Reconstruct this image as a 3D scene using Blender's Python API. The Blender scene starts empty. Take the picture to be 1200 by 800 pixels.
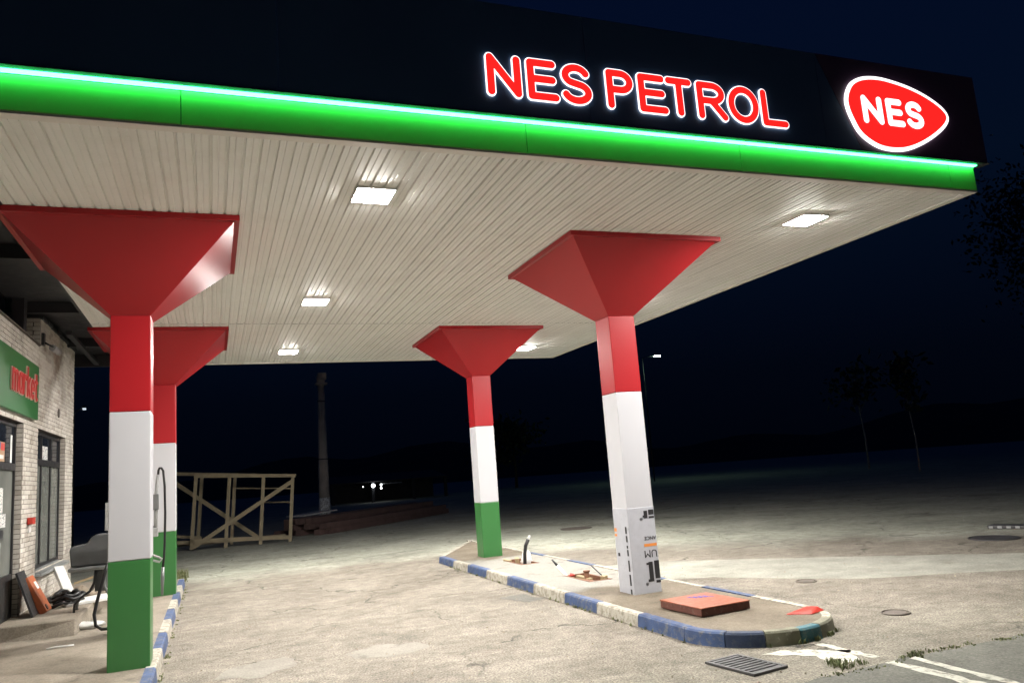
import bpy, math, random
import numpy as np
from mathutils import Vector, Matrix
random.seed(7); rng = np.random.RandomState(7)
S = bpy.context.scene; COL = S.collection; R = math.radians; PI = math.pi

# ------------------------------------------------------------------ camera
F_PX, PITCH, ROLL, YAW, EYE = 908.93, R(9.3892), R(-4.3064), R(21.537), 2.08
fwd = Vector((math.sin(YAW)*math.cos(PITCH), math.cos(YAW)*math.cos(PITCH), math.sin(PITCH)))
rt = Vector((math.cos(YAW), -math.sin(YAW), 0)); up = rt.cross(fwd)
r2 = rt*math.cos(ROLL) + up*math.sin(ROLL); u2 = -rt*math.sin(ROLL) + up*math.cos(ROLL)
cam = bpy.data.objects.new('camera', bpy.data.cameras.new('camera')); COL.objects.link(cam)
M3 = Matrix((r2, u2, -fwd)).transposed()
cam.matrix_world = Matrix.Translation((0, 0, EYE)) @ M3.to_4x4()
cam.data.sensor_width = 36; cam.data.lens = F_PX/1200*36
cam.data.shift_x = -0.557/1200; cam.data.shift_y = -2.68/1200
cam.data.clip_end = 3000; cam.data.clip_start = 0.05
S.camera = cam

# ------------------------------------------------------------------ night sky, exposure
W = bpy.data.worlds.new('World'); S.world = W; W.use_nodes = True
nt = W.node_tree; nt.nodes.clear()
wo = nt.nodes.new('ShaderNodeOutputWorld'); bg = nt.nodes.new('ShaderNodeBackground')
tc = nt.nodes.new('ShaderNodeTexCoord'); sep = nt.nodes.new('ShaderNodeSeparateXYZ'); cr = nt.nodes.new('ShaderNodeValToRGB')
nt.links.new(tc.outputs['Generated'], sep.inputs[0]); nt.links.new(sep.outputs['Z'], cr.inputs[0])
nt.links.new(cr.outputs[0], bg.inputs[0]); nt.links.new(bg.outputs[0], wo.inputs[0])
e = cr.color_ramp.elements
e[0].position = 0.0; e[0].color = (0.0002, 0.0006, 0.0020, 1)
e[1].position = 0.6; e[1].color = (0.0007, 0.0026, 0.0125, 1)
k_ = e.new(0.10); k_.color = (0.0004, 0.0011, 0.0034, 1)
k_ = e.new(0.30); k_.color = (0.0008, 0.0030, 0.0098, 1)
bg.inputs[1].default_value = 1.0
S.view_settings.view_transform = 'Standard'; S.view_settings.look = 'None'
S.view_settings.exposure = 0.5; S.view_settings.gamma = 1
S.render.engine = 'CYCLES'
try:
    S.cycles.use_denoising = True; S.cycles.denoiser = 'OPENIMAGEDENOISE'
    S.cycles.max_bounces = 8; S.cycles.sample_clamp_indirect = 6
except Exception: pass

# ------------------------------------------------------------------ helpers: materials
def nodes(name):
    m = bpy.data.materials.new(name); m.use_nodes = True
    t = m.node_tree; b = t.nodes['Principled BSDF']
    return m, t, b
def N(t, typ, **kw):
    n = t.nodes.new(typ)
    for k, v in kw.items(): setattr(n, k, v)
    return n
def noise(t, co, scale, detail=4, rough=0.6):
    n = N(t, 'ShaderNodeTexNoise'); n.inputs['Scale'].default_value = scale
    n.inputs['Detail'].default_value = detail; n.inputs['Roughness'].default_value = rough
    t.links.new(co, n.inputs['Vector']); return n.outputs['Fac']
def ramp(t, fac, stops):
    n = N(t, 'ShaderNodeValToRGB'); el = n.color_ramp.elements
    def c4(c): return (c, c, c, 1) if isinstance(c, (int, float)) else (*c, 1)
    el[0].position, el[0].color = stops[0][0], c4(stops[0][1])
    el[1].position, el[1].color = stops[-1][0], c4(stops[-1][1])
    for p, c in stops[1:-1]:
        q = el.new(p); q.color = c4(c)
    t.links.new(fac, n.inputs[0]); return n.outputs[0]
def mix(t, a, b, fac, mode='MIX'):
    n = N(t, 'ShaderNodeMix', data_type='RGBA', blend_type=mode)
    for sock, v in ((n.inputs[0], fac), (n.inputs[6], a), (n.inputs[7], b)):
        if isinstance(v, (int, float)): sock.default_value = v if sock == n.inputs[0] else (v, v, v, 1)
        elif isinstance(v, tuple): sock.default_value = (*v, 1)
        else: t.links.new(v, sock)
    return n.outputs[2]
def math_(t, op, a, b=0.0, c=None):
    n = N(t, 'ShaderNodeMath', operation=op)
    for i, v in enumerate((a, b) if c is None else (a, b, c)):
        if isinstance(v, (int, float)): n.inputs[i].default_value = v
        else: t.links.new(v, n.inputs[i])
    return n.outputs[0]
def coords(t, kind='Object'):
    return N(t, 'ShaderNodeTexCoord').outputs[kind]
def worldpos(t):
    return N(t, 'ShaderNodeNewGeometry').outputs['Position']
def bump(t, b, h, strength, dist=0.01):
    n = N(t, 'ShaderNodeBump'); n.inputs['Strength'].default_value = strength; n.inputs['Distance'].default_value = dist
    t.links.new(h, n.inputs['Height']); t.links.new(n.outputs[0], b.inputs['Normal'])
def paint(name, col, rough=0.4, var=0.12, scale=3.0, metal=0.0, bumpy=0.0, dirt=None, spec=0.5, rvar=0.07):
    m, t, b = nodes(name); p = worldpos(t)
    f = noise(t, p, scale, 5)
    lo = tuple(c*(1-var) for c in col); hi = tuple(min(1, c*(1+var)) for c in col)
    c = ramp(t, f, [(0.3, lo), (0.7, hi)])
    if dirt:
        d = noise(t, p, scale*2.3, 8, 0.7)
        c = mix(t, c, dirt[0], ramp(t, d, [(dirt[1], 0), (dirt[1]+0.12, dirt[2])]))
    t.links.new(c, b.inputs['Base Color'])
    t.links.new(ramp(t, noise(t, p, scale*4, 2), [(0.3, max(0, rough-rvar)), (0.7, rough+rvar)]), b.inputs['Roughness'])
    b.inputs['Metallic'].default_value = metal; b.inputs['Specular IOR Level'].default_value = spec
    if bumpy: bump(t, b, noise(t, p, scale*15, 4), bumpy, 0.01)
    return m
def glow(name, col, strength, base=(0.6, 0.6, 0.6)):
    m, t, b = nodes(name)
    b.inputs['Base Color'].default_value = (*base, 1); b.inputs['Roughness'].default_value = 0.4
    b.inputs['Emission Color'].default_value = (*col, 1); b.inputs['Emission Strength'].default_value = strength
    return m

# ------------------------------------------------------------------ helpers: meshes and objects
class MB:
    def __init__(s): s.v = []; s.f = []; s.m = []; s.sm = []
    def add(s, vs, fs, mi=0, smooth=False):
        o = len(s.v); s.v += [tuple(v) for v in vs]
        for f in fs: s.f.append([o+i for i in f]); s.m.append(mi); s.sm.append(smooth)
        return s
    def hexa(s, p, mi=0):
        return s.add(p, [(0,3,2,1),(4,5,6,7),(0,1,5,4),(1,2,6,5),(2,3,7,6),(3,0,4,7)], mi)
    def box(s, x0, x1, y0, y1, z0, z1, mi=0):
        return s.hexa([(x0,y0,z0),(x1,y0,z0),(x1,y1,z0),(x0,y1,z0),(x0,y0,z1),(x1,y0,z1),(x1,y1,z1),(x0,y1,z1)], mi)
    def bar(s, a, b, w, h=None, upv=(0,0,1), mi=0):
        a, b = Vector(a), Vector(b); d = (b-a).normalized(); u = Vector(upv)
        if abs(d.dot(u)) > 0.98: u = Vector((0,1,0))
        x = d.cross(u).normalized()*w/2; y = x.cross(d).normalized()*(h or w)/2
        return s.hexa([a-x-y, a+x-y, a+x+y, a-x+y, b-x-y, b+x-y, b+x+y, b-x+y], mi)
    def tube(s, pts, r, n=8, mi=0, cap=True):
        pts = [Vector(p) for p in pts]; rs = r if isinstance(r, (list, tuple)) else [r]*len(pts)
        o = len(s.v); prev = None
        for i, p in enumerate(pts):
            d = (pts[min(i+1, len(pts)-1)]-pts[max(i-1, 0)]).normalized()
            if prev is None:
                u = Vector((0,0,1)) if abs(d.z) < 0.9 else Vector((1,0,0)); x = d.cross(u).normalized()
            else: x = (prev-d*prev.dot(d)).normalized()
            prev = x; y = d.cross(x)
            for k in range(n):
                a = 2*PI*k/n; s.v.append(tuple(p+x*math.cos(a)*rs[i]+y*math.sin(a)*rs[i]))
        for i in range(len(pts)-1):
            for k in range(n):
                s.f.append([o+i*n+k, o+i*n+(k+1)%n, o+(i+1)*n+(k+1)%n, o+(i+1)*n+k]); s.m.append(mi); s.sm.append(True)
        if cap:
            s.f.append([o+k for k in range(n)][::-1]); s.m.append(mi); s.sm.append(False)
            q = o+(len(pts)-1)*n; s.f.append([q+k for k in range(n)]); s.m.append(mi); s.sm.append(False)
        return s
    def prism(s, poly, z0, z1, mi=0):
        n = len(poly)
        return s.add([(x,y,z0) for x,y in poly]+[(x,y,z1) for x,y in poly],
            [list(range(n))[::-1], list(range(n, 2*n))]+[(i,(i+1)%n,n+(i+1)%n,n+i) for i in range(n)], mi)
    def mesh(s, name, mats):
        me = bpy.data.meshes.new(name); me.from_pydata(s.v, [], s.f)
        for m in (mats if isinstance(mats, (list, tuple)) else [mats]): me.materials.append(m)
        me.polygons.foreach_set('material_index', s.m); me.polygons.foreach_set('use_smooth', s.sm)
        me.update(); return me
    def obj(s, name, mats, parent=None, **kw):
        return link(name, s.mesh(name, mats), parent, **kw)
def link(name, data, parent=None, loc=None, rot=None, bevel=0, kind=None, label=None, cat=None, group=None):
    o = bpy.data.objects.new(name, data); COL.objects.link(o)
    if parent: o.parent = parent
    if loc: o.location = loc
    if rot: o.rotation_euler = rot
    if bevel:
        b = o.modifiers.new('bevel', 'BEVEL'); b.width = bevel; b.segments = 2; b.limit_method = 'ANGLE'
    if kind: o['kind'] = kind
    if label: o['label'] = label
    if cat: o['category'] = cat
    if group: o['group'] = group
    return o
def thing(name, label, cat, loc=(0,0,0), rot=None, group=None):
    return link(name, None, None, loc, rot, label=label, cat=cat, group=group)
def stone(cx, cy, cz, rx, ry, rz, seed, n=10, rough=0.25):
    rr = np.random.RandomState(seed); mb = MB(); vs = []; m = n//2+1
    for i in range(m+1):
        for k in range(n):
            th = PI*i/m; ph = 2*PI*k/n; q = 1+rough*(rr.rand()-0.5)*2
            vs.append((cx+rx*q*math.sin(th)*math.cos(ph), cy+ry*q*math.sin(th)*math.sin(ph), cz+rz*q*math.cos(th)))
    fs = [(i*n+k, (i+1)*n+k, (i+1)*n+(k+1)%n, i*n+(k+1)%n) for i in range(m) for k in range(n)]
    return mb.add(vs, fs, 0, True)

# strokes -> outlines with rounded ends (signed distance field traced by marching squares)
def sdf_loops(strokes, rad, pad=0.12, res=0.008):
    segs = []
    for st in strokes:
        for a, b in zip(st[:-1], st[1:]): segs.append((a, b))
    A = np.array([s_[0] for s_ in segs], float); B = np.array([s_[1] for s_ in segs], float)
    lo = np.minimum(A.min(0), B.min(0))-rad-pad*0.3; hi = np.maximum(A.max(0), B.max(0))+rad+pad*0.3
    nx, ny = int((hi[0]-lo[0])/res)+2, int((hi[1]-lo[1])/res)+2
    X, Y = np.meshgrid(lo[0]+np.arange(nx)*res, lo[1]+np.arange(ny)*res, indexing='ij')
    D = np.full(X.shape, 1e9)
    for a, b in zip(A, B):
        d = b-a; L = max(1e-12, d@d); tt = np.clip(((X-a[0])*d[0]+(Y-a[1])*d[1])/L, 0, 1)
        D = np.minimum(D, np.hypot(X-a[0]-tt*d[0], Y-a[1]-tt*d[1]))
    D = D-rad; edges = {}
    def pt(i, j, k, l):
        u = D[i,j]/(D[i,j]-D[k,l]); return (X[i,j]+u*(X[k,l]-X[i,j]), Y[i,j]+u*(Y[k,l]-Y[i,j]))
    ins = D < 0; P = {}; nxt = {}
    for i in range(nx-1):
        for j in range(ny-1):
            c = (ins[i,j], ins[i+1,j], ins[i+1,j+1], ins[i,j+1])
            if all(c) or not any(c): continue
            cs = [(i,j),(i+1,j),(i+1,j+1),(i,j+1)]; ent = []; ext = []
            for q in range(4):
                a, b = cs[q], cs[(q+1) % 4]
                if c[q] != c[(q+1) % 4]:
                    key = (min(a,b), max(a,b)); P[key] = pt(*a, *b)
                    (ext if c[q] else ent).append(key)
            for a, b in zip(ext, ent): nxt[a] = b
    loops = []; left = set(nxt)
    while left:
        s0 = left.pop(); lp = [s0]; c = nxt.get(s0)
        while c in left: left.discard(c); lp.append(c); c = nxt.get(c)
        if len(lp) > 6: loops.append([P[q] for q in lp])
    return loops
def flat_shape(name, loops, z0, z1, mat_, parent=None, mw=None, **kw):
    """outline loops (holes allowed) as a plate from local z0 to z1, local x right and y up"""
    cu = bpy.data.curves.new(name, 'CURVE'); cu.dimensions = '2D'; cu.fill_mode = 'BOTH'; cu.extrude = (z1-z0)/2
    for lp in loops:
        sp = cu.splines.new('POLY'); sp.points.add(len(lp)-1)
        for p, q in zip(sp.points, lp): p.co = (q[0], q[1], 0, 1)
        sp.use_cyclic_u = True
    tmp = bpy.data.objects.new('tmp', cu); COL.objects.link(tmp)
    dg = bpy.context.evaluated_depsgraph_get(); me = bpy.data.meshes.new_from_object(tmp.evaluated_get(dg))
    bpy.data.objects.remove(tmp)
    me.transform(Matrix.Translation((0, 0, (z0+z1)/2)))
    if mw is not None: me.transform(mw)
    me.materials.clear(); me.materials.append(mat_); me.name = name
    return link(name, me, parent, **kw)
def text_mesh(name, body, size, mat_, mw, parent=None, depth=0.001, clip=None, **kw):
    cu = bpy.data.curves.new(name, 'FONT'); cu.body = body; cu.size = size; cu.extrude = depth; cu.align_x = 'CENTER'; cu.align_y = 'CENTER'
    tmp = bpy.data.objects.new('tmp', cu); COL.objects.link(tmp)
    dg = bpy.context.evaluated_depsgraph_get(); me = bpy.data.meshes.new_from_object(tmp.evaluated_get(dg))
    bpy.data.objects.remove(tmp); me.transform(mw)
    if clip:
        import bmesh
        bm = bmesh.new(); bm.from_mesh(me)
        bmesh.ops.bisect_plane(bm, geom=bm.verts[:]+bm.edges[:]+bm.faces[:], plane_co=clip[0], plane_no=clip[1], clear_outer=True)
        bm.to_mesh(me); bm.free()
    me.materials.clear(); me.materials.append(mat_); me.name = name
    return link(name, me, parent, **kw)
def arc(cx, cy, rx, ry, a0, a1, n=14):
    return [(cx+rx*math.cos(R(a0+(a1-a0)*i/n)), cy+ry*math.sin(R(a0+(a1-a0)*i/n))) for i in range(n+1)]
FRONT = Matrix(((1,0,0,0),(0,0,-1,0),(0,1,0,0),(0,0,0,1)))        # local xy plane -> faces -Y (towards the viewer)
SIDE = Matrix(((0,0,1,0),(1,0,0,0),(0,1,0,0),(0,0,0,1)))          # local x -> +Y, y -> Z, faces +X

# ------------------------------------------------------------------ dimensions
H = 5.266; YF, YB, XL, XR = 6.99, 21.15, -2.09, 9.61
CX = (-0.916, 5.914); CY = (10.572, 17.390); CW = 0.4496/2
ZT, ZRW, ZWG = 4.268, 3.088, 1.349; SH = 1.246
KERB = 0.15; WX = -2.9

# ------------------------------------------------------------------ ground
def ground_mat():
    m, t, b = nodes('worn_asphalt'); p = worldpos(t)
    sx = N(t, 'ShaderNodeSeparateXYZ'); t.links.new(p, sx.inputs[0])
    # warm concrete-like surface under the canopy, greener old asphalt beyond an irregular edge
    d = math_(t, 'ADD', sx.outputs['Y'], math_(t, 'MULTIPLY', math_(t, 'MAXIMUM', math_(t, 'SUBTRACT', sx.outputs['X'], 5.5), 0), 0.85))
    d = math_(t, 'ADD', d, math_(t, 'MULTIPLY', math_(t, 'SUBTRACT', noise(t, p, 0.5, 5), 0.5), 6.0))
    outer = ramp(t, math_(t, 'MULTIPLY', math_(t, 'SUBTRACT', d, 16.0), 0.125), [(0.38, 0), (0.66, 1)])
    warm = ramp(t, noise(t, p, 0.9, 6, 0.65), [(0.28, (0.158, 0.139, 0.112)), (0.5, (0.215, 0.192, 0.157)), (0.74, (0.275, 0.248, 0.205))])
    cool_lit = ramp(t, noise(t, p, 0.5, 6, 0.65), [(0.28, (0.25, 0.258, 0.21)), (0.5, (0.36, 0.365, 0.30)), (0.74, (0.48, 0.475, 0.40))])  # outer asphalt made paler, imitating lamplight that carries farther out
    c = mix(t, warm, cool_lit, outer)
    # pale, dry streaks and dark oily patches
    mp = N(t, 'ShaderNodeMapping'); mp.inputs['Scale'].default_value = (0.5, 1.6, 1); mp.inputs['Rotation'].default_value = (0, 0, R(28)); t.links.new(p, mp.inputs[0])
    c = mix(t, c, (0.40, 0.36, 0.30), ramp(t, noise(t, mp.outputs[0], 1.4, 7, 0.7), [(0.56, 0), (0.74, 0.55)]))
    c = mix(t, c, (0.085, 0.075, 0.062), ramp(t, noise(t, mp.outputs[0], 2.1, 6, 0.62), [(0.24, 0.65), (0.40, 0)]))
    c = mix(t, c, (0.075, 0.068, 0.058), ramp(t, noise(t, p, 0.35, 5, 0.7), [(0.28, 0.5), (0.42, 0)]))
    c = mix(t, c, ramp(t, noise(t, p, 4.5, 7, 0.75), [(0.30, 0.60), (0.5, 0.98), (0.70, 1.32)]), 0.9, 'MULTIPLY')
    # aggregate
    sp = noise(t, p, 42, 3, 0.8)
    c = mix(t, c, ramp(t, sp, [(0.32, 0.25), (0.5, 0.95), (0.68, 1.85)]), 0.9, 'MULTIPLY')
    v = N(t, 'ShaderNodeTexVoronoi'); v.inputs['Scale'].default_value = 26; t.links.new(p, v.inputs['Vector'])
    c = mix(t, c, (0.05, 0.045, 0.04), ramp(t, v.outputs['Distance'], [(0.10, 0.5), (0.22, 0)]))
    # hairline cracks
    wv = N(t, 'ShaderNodeVectorMath', operation='ADD'); t.links.new(p, wv.inputs[0])
    nz = N(t, 'ShaderNodeTexNoise'); nz.inputs['Scale'].default_value = 1.6; nz.inputs['Detail'].default_value = 6; t.links.new(p, nz.inputs['Vector'])
    sc = N(t, 'ShaderNodeVectorMath', operation='SCALE'); sc.inputs['Scale'].default_value = 1.1; t.links.new(nz.outputs['Color'], sc.inputs[0]); t.links.new(sc.outputs[0], wv.inputs[1])
    cv = N(t, 'ShaderNodeTexVoronoi', feature='DISTANCE_TO_EDGE'); cv.inputs['Scale'].default_value = 0.27; t.links.new(wv.outputs[0], cv.inputs['Vector'])
    crk = ramp(t, cv.outputs['Distance'], [(0.0015, 1), (0.006, 0)])
    crk = mix(t, crk, 0.0, ramp(t, noise(t, p, 0.8, 3), [(0.42, 1), (0.58, 0)]))
    c = mix(t, c, (0.04, 0.038, 0.03), crk)
    t.links.new(c, b.inputs['Base Color'])
    b.inputs['Roughness'].default_value = 0.85; b.inputs['Specular IOR Level'].default_value = 0.3
    h = math_(t, 'ADD', math_(t, 'MULTIPLY', sp, 1.0), math_(t, 'MULTIPLY', noise(t, p, 6, 4), 0.8))
    h = math_(t, 'SUBTRACT', h, math_(t, 'MULTIPLY', crk, 1.2))
    bump(t, b, h, 0.7, 0.012)
    return m
def concrete(name, lo, hi, speck=0.5, stain=(0.08, 0.07, 0.055), white=None):
    m, t, b = nodes(name); p = worldpos(t)
    c = ramp(t, noise(t, p, 1.7, 7, 0.65), [(0.3, lo), (0.7, hi)])
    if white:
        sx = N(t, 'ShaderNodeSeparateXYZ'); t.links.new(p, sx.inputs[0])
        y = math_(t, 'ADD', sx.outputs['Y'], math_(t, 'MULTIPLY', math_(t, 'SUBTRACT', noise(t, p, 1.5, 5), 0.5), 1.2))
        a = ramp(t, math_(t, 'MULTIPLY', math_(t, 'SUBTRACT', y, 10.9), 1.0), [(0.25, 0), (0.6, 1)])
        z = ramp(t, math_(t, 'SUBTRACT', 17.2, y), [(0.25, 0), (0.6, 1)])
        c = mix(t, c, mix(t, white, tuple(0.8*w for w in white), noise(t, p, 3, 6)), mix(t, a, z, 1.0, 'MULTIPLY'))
    c = mix(t, c, stain, ramp(t, noise(t, p, 2.6, 7, 0.7), [(0.27, 0.7), (0.44, 0)]))
    sp = noise(t, p, 38, 3, 0.8)
    c = mix(t, c, ramp(t, sp, [(0.3, 0.55), (0.7, 1.35)]), speck, 'MULTIPLY')
    t.links.new(c, b.inputs['Base Color']); b.inputs['Roughness'].default_value = 0.85; b.inputs['Specular IOR Level'].default_value = 0.3
    bump(t, b, math_(t, 'ADD', sp, noise(t, p, 7, 4)), 0.45, 0.01)
    return m
M_GROUND = ground_mat()
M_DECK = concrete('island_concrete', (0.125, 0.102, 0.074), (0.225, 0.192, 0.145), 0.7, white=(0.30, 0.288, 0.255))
M_PAVE = concrete('pavement_concrete', (0.22, 0.19, 0.15), (0.33, 0.29, 0.235), 0.6)
M_STRIP = concrete('pale_concrete', (0.22, 0.22, 0.185), (0.37, 0.36, 0.31), 0.9, stain=(0.18, 0.165, 0.135))
M_PATCH = concrete('patch_concrete', (0.21, 0.195, 0.165), (0.29, 0.27, 0.23), 0.6)
M_APRON = concrete('grey_asphalt', (0.118, 0.115, 0.100), (0.178, 0.172, 0.150), 0.9)
M_MARK = paint('worn_white_paint', (0.55, 0.53, 0.46), 0.8, 0.15, 4, dirt=((0.17, 0.155, 0.125), 0.50, 0.9), bumpy=0.4)

g = MB(); xs = [-600, -200, -60, -20, 0, 20, 60, 200, 600]; ys = [-80, 0, 20, 40, 80, 200, 700]
vs = [(x, y, 0) for y in ys for x in xs]; n_ = len(xs)
g.add(vs, [(j*n_+i, j*n_+i+1, (j+1)*n_+i+1, (j+1)*n_+i) for j in range(len(ys)-1) for i in range(n_-1)])
g.obj('ground', M_GROUND, kind='structure')
def sheet(name, poly, z, mat_, th=0.0):
    mb = MB(); n = len(poly); mb.add([(x, y, z) for x, y in poly], [list(range(n))]); return mb.obj(name, mat_, kind='structure')
def rough_poly(poly, step=0.25, amp=0.05):
    out = []
    for (a, b) in zip(poly, poly[1:]+poly[:1]):
        a, b = np.array(a), np.array(b); L = np.linalg.norm(b-a); k = max(1, int(L/step))
        nrm = np.array([-(b-a)[1], (b-a)[0]])/max(L, 1e-6)
        for i in range(k): out.append(tuple(a+(b-a)*i/k+nrm*amp*(rng.rand()-0.5)*2))
    return out
sheet('concrete_strip', rough_poly([(6.90,14.7),(8.63,13.96),(10.8,11.9),(12.83,9.81),(18,5.2),(17,3.6),(11.27,8.67),(9.23,9.81),(7.9,11.6),(6.90,12.3)], 0.3, 0.04), 0.004, M_STRIP)
sheet('asphalt_patch', rough_poly([(1.55,9.75),(1.95,9.5),(2.45,9.75),(2.4,10.15),(1.9,10.3),(1.5,10.05)], 0.12, 0.05), 0.004, M_PATCH)
sheet('asphalt_patch', rough_poly([(0.0,9.8),(0.5,9.55),(0.95,10.0),(0.8,10.5),(0.2,10.3)], 0.12, 0.05), 0.004, M_PATCH)
sheet('asphalt_patch', rough_poly([(4.35,12.5),(4.6,11.75),(4.9,11.9),(4.78,12.6)], 0.1, 0.04), 0.004, M_APRON)
sheet('asphalt_apron', rough_poly([(4.6,5.90),(5.094,5.99),(5.975,6.06),(6.8,6.03),(7.67,6.02),(9.2,6.0),(14,5.9),(14,-6),(4.6,-6)], 0.2, 0.03), 0.008, M_APRON)
sheet('road_marking', rough_poly([(5.25,7.02),(5.62,6.95),(6.02,6.62),(5.82,6.28),(5.55,6.22),(5.62,6.62)], 0.1, 0.05), 0.004, M_MARK)
sheet('road_marking', rough_poly([(5.93,7.00),(6.03,6.99),(6.06,6.25),(5.96,6.23)], 0.08, 0.02), 0.004, M_MARK)
sheet('road_marking', rough_poly([(5.90,6.02),(6.02,6.03),(6.05,4.3),(5.90,4.3)], 0.1, 0.022), 0.012, M_MARK)
sheet('road_marking', rough_poly([(6.19,6.02),(6.27,6.02),(6.24,4.3),(6.13,4.3)], 0.1, 0.022), 0.012, M_MARK)

# kerb stones, pavement and pump island
M_BLUE = paint('blue_kerb_paint', (0.045, 0.078, 0.175), 0.7, 0.3, 5, dirt=((0.17, 0.165, 0.155), 0.51, 0.75), bumpy=0.5)
M_NAVY = paint('dark_blue_kerb', (0.022, 0.036, 0.080), 0.7, 0.3, 5, dirt=((0.07, 0.075, 0.09), 0.52, 0.7), bumpy=0.5)  # darker blue for one stone of the rounded end
M_WHITE_K = paint('white_kerb_paint', (0.44, 0.415, 0.35), 0.75, 0.15, 5, dirt=((0.20, 0.175, 0.13), 0.47, 0.8), bumpy=0.5)
M_TEAL = paint('teal_kerb_paint', (0.045, 0.15, 0.19), 0.7, 0.3, 6, dirt=((0.22, 0.22, 0.17), 0.52, 0.7), bumpy=0.5)
M_STONE = paint('bare_kerb_stone', (0.21, 0.20, 0.145), 0.85, 0.25, 6, dirt=((0.45, 0.43, 0.37), 0.56, 0.8), bumpy=0.6)
def kerb_stone(path, mat_, parent, inner=0.125, h=KERB, gap=0.006):
    """a stone along a path of (x, y, nx, ny): outer foot and inward normal"""
    prof = [(-0.012, -0.05), (0.0, 0.10*h), (0.012, h-0.02), (0.03, h), (inner, h), (inner, -0.05)]
    vs = []; fs = []; k = len(prof); n = len(path)
    jit = (rng.rand()-0.5)*0.010
    for (x, y, nx, ny) in path:
        for (o, z) in prof: vs.append((x+nx*o, y+ny*o, z+(jit if z > 0.05 else 0)+ (rng.rand()-0.5)*0.002))
    for i in range(n-1):
        for j in range(k-1): fs.append((i*k+j, (i+1)*k+j, (i+1)*k+j+1, i*k+j+1))
    fs.append(tuple(range(k))); fs.append(tuple((n-1)*k+j for j in range(k))[::-1])
    return MB().add(vs, fs).obj('kerb_stone', mat_, parent)
pv = MB(); pv.box(-9, -0.735, 1.0, 19.85, -0.05, KERB-0.012)
walk = pv.obj('pavement', M_PAVE, kind='structure')
for k in range(15):
    y1, y0 = 19.85-1.2*k, 19.85-1.2*(k+1)
    kerb_stone([(-0.612, y0+0.004+(y1-y0-0.008)*i/4, -1, 0) for i in range(5)], M_BLUE if k % 2 == 0 else M_WHITE_K, walk)
for k in range(4):   # back edge of the pavement
    x1, x0 = -0.62-1.2*k, -0.62-1.2*(k+1)
    kerb_stone([(x0+0.004+(x1-x0-0.008)*i/2, 19.97, 0, -1) for i in range(3)], M_WHITE_K if k % 2 == 0 else M_BLUE, walk)
sd = MB(); sd.hexa([(WX-0.1,13.72,0.1),(-1.90,13.50,0.1),(-1.90,19.5,0.1),(WX-0.1,19.5,0.1),(WX-0.1,13.74,0.35),(-1.925,13.70,0.35),(-1.925,19.45,0.35),(WX-0.1,19.45,0.35)])
sd.obj('step', M_PAVE, kind='structure', bevel=0.02)
# island outline
def ellipse(cx, cy, rx, ry, a):
    ca, sa = math.cos(R(a)), math.sin(R(a)); n = Vector((-ca/rx, -sa/ry)).normalized()
    return (cx+rx*ca, cy+ry*sa, n.x, n.y)
isl = MB()
HOLES = [(5.80, 6.20, 15.15, 16.20), (5.77, 6.20, 12.0, 13.02)]
XI0, XI1 = 5.09, 6.73; ZD = KERB-0.012
def dq(x0, x1, y0, y1): isl.add([(x0,y0,ZD),(x1,y0,ZD),(x1,y1,ZD),(x0,y1,ZD)], [(0,1,2,3)])
dq(XI0, XI1, 8.0, 12.0); dq(XI0, XI1, 13.02, 15.15); dq(XI0, XI1, 16.20, 18.6)
for hx0, hx1, hy0, hy1 in HOLES:
    dq(XI0, hx0, hy0, hy1); dq(hx1, XI1, hy0, hy1)
    z0 = -0.35; P = [(hx0,hy0),(hx1,hy0),(hx1,hy1),(hx0,hy1)]
    isl.add([(x,y,z0) for x,y in P]+[(x,y,ZD) for x,y in P], [(0,1,2,3)]+[(i,(i+1)%4,4+(i+1)%4,4+i) for i in range(4)])
pts = [(5.91, 8.0)]+[(5.91+0.82*math.cos(R(180+180*i/24)), 8.0+0.78*math.sin(R(180+180*i/24))) for i in range(25)]
isl.add([(x, y, ZD) for x, y in pts], [(0, i, i+1) for i in range(1, 25)])
isl.add([(XI0, 18.6, ZD), (XI1, 18.6, ZD), (XI1, 21.6, ZD)], [(0, 1, 2)])
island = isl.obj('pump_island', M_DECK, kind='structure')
bnd = [18.40, 17.22, 16.17, 14.95, 13.78, 12.52, 11.27, 10.19, 9.05, 8.0]
for side, x, nx in ((0, 4.975, 1), (1, 6.845, -1)):
    for k in range(9):
        y1, y0 = bnd[k], bnd[k+1]
        kerb_stone([(x, y0+0.004+(y1-y0-0.008)*i/4, nx, 0) for i in range(5)], M_BLUE if (k+side) % 2 == 0 else M_WHITE_K, island)
for a0, a1, mt in ((180, 216, M_BLUE), (216, 243, M_NAVY), (243, 268, M_STONE), (268, 288, M_TEAL), (288, 314, M_STONE), (314, 340, M_WHITE_K), (340, 360, M_BLUE)):
    kerb_stone([ellipse(5.91, 8.0, 0.935, 0.885, a0+0.3+(a1-a0-0.6)*i/8) for i in range(9)], mt, island)
n5 = Vector((3.42, -1.87)).normalized()
for i in range(3):      # slanted far end
    f0, f1 = i/3+0.002, (i+1)/3-0.002
    kerb_stone([(4.98+1.865*u, 18.42+3.42*u, n5.x, n5.y) for u in (f0, (f0+f1)/2, f1)], M_WHITE_K, island)
for i in range(3):
    y1, y0 = 21.75-1.1*i, 21.75-1.1*(i+1)+0.008
    kerb_stone([(6.845, y0+(y1-y0)*k/2, -1, 0) for k in range(3)], (M_WHITE_K, M_BLUE)[i % 2], island)

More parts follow.
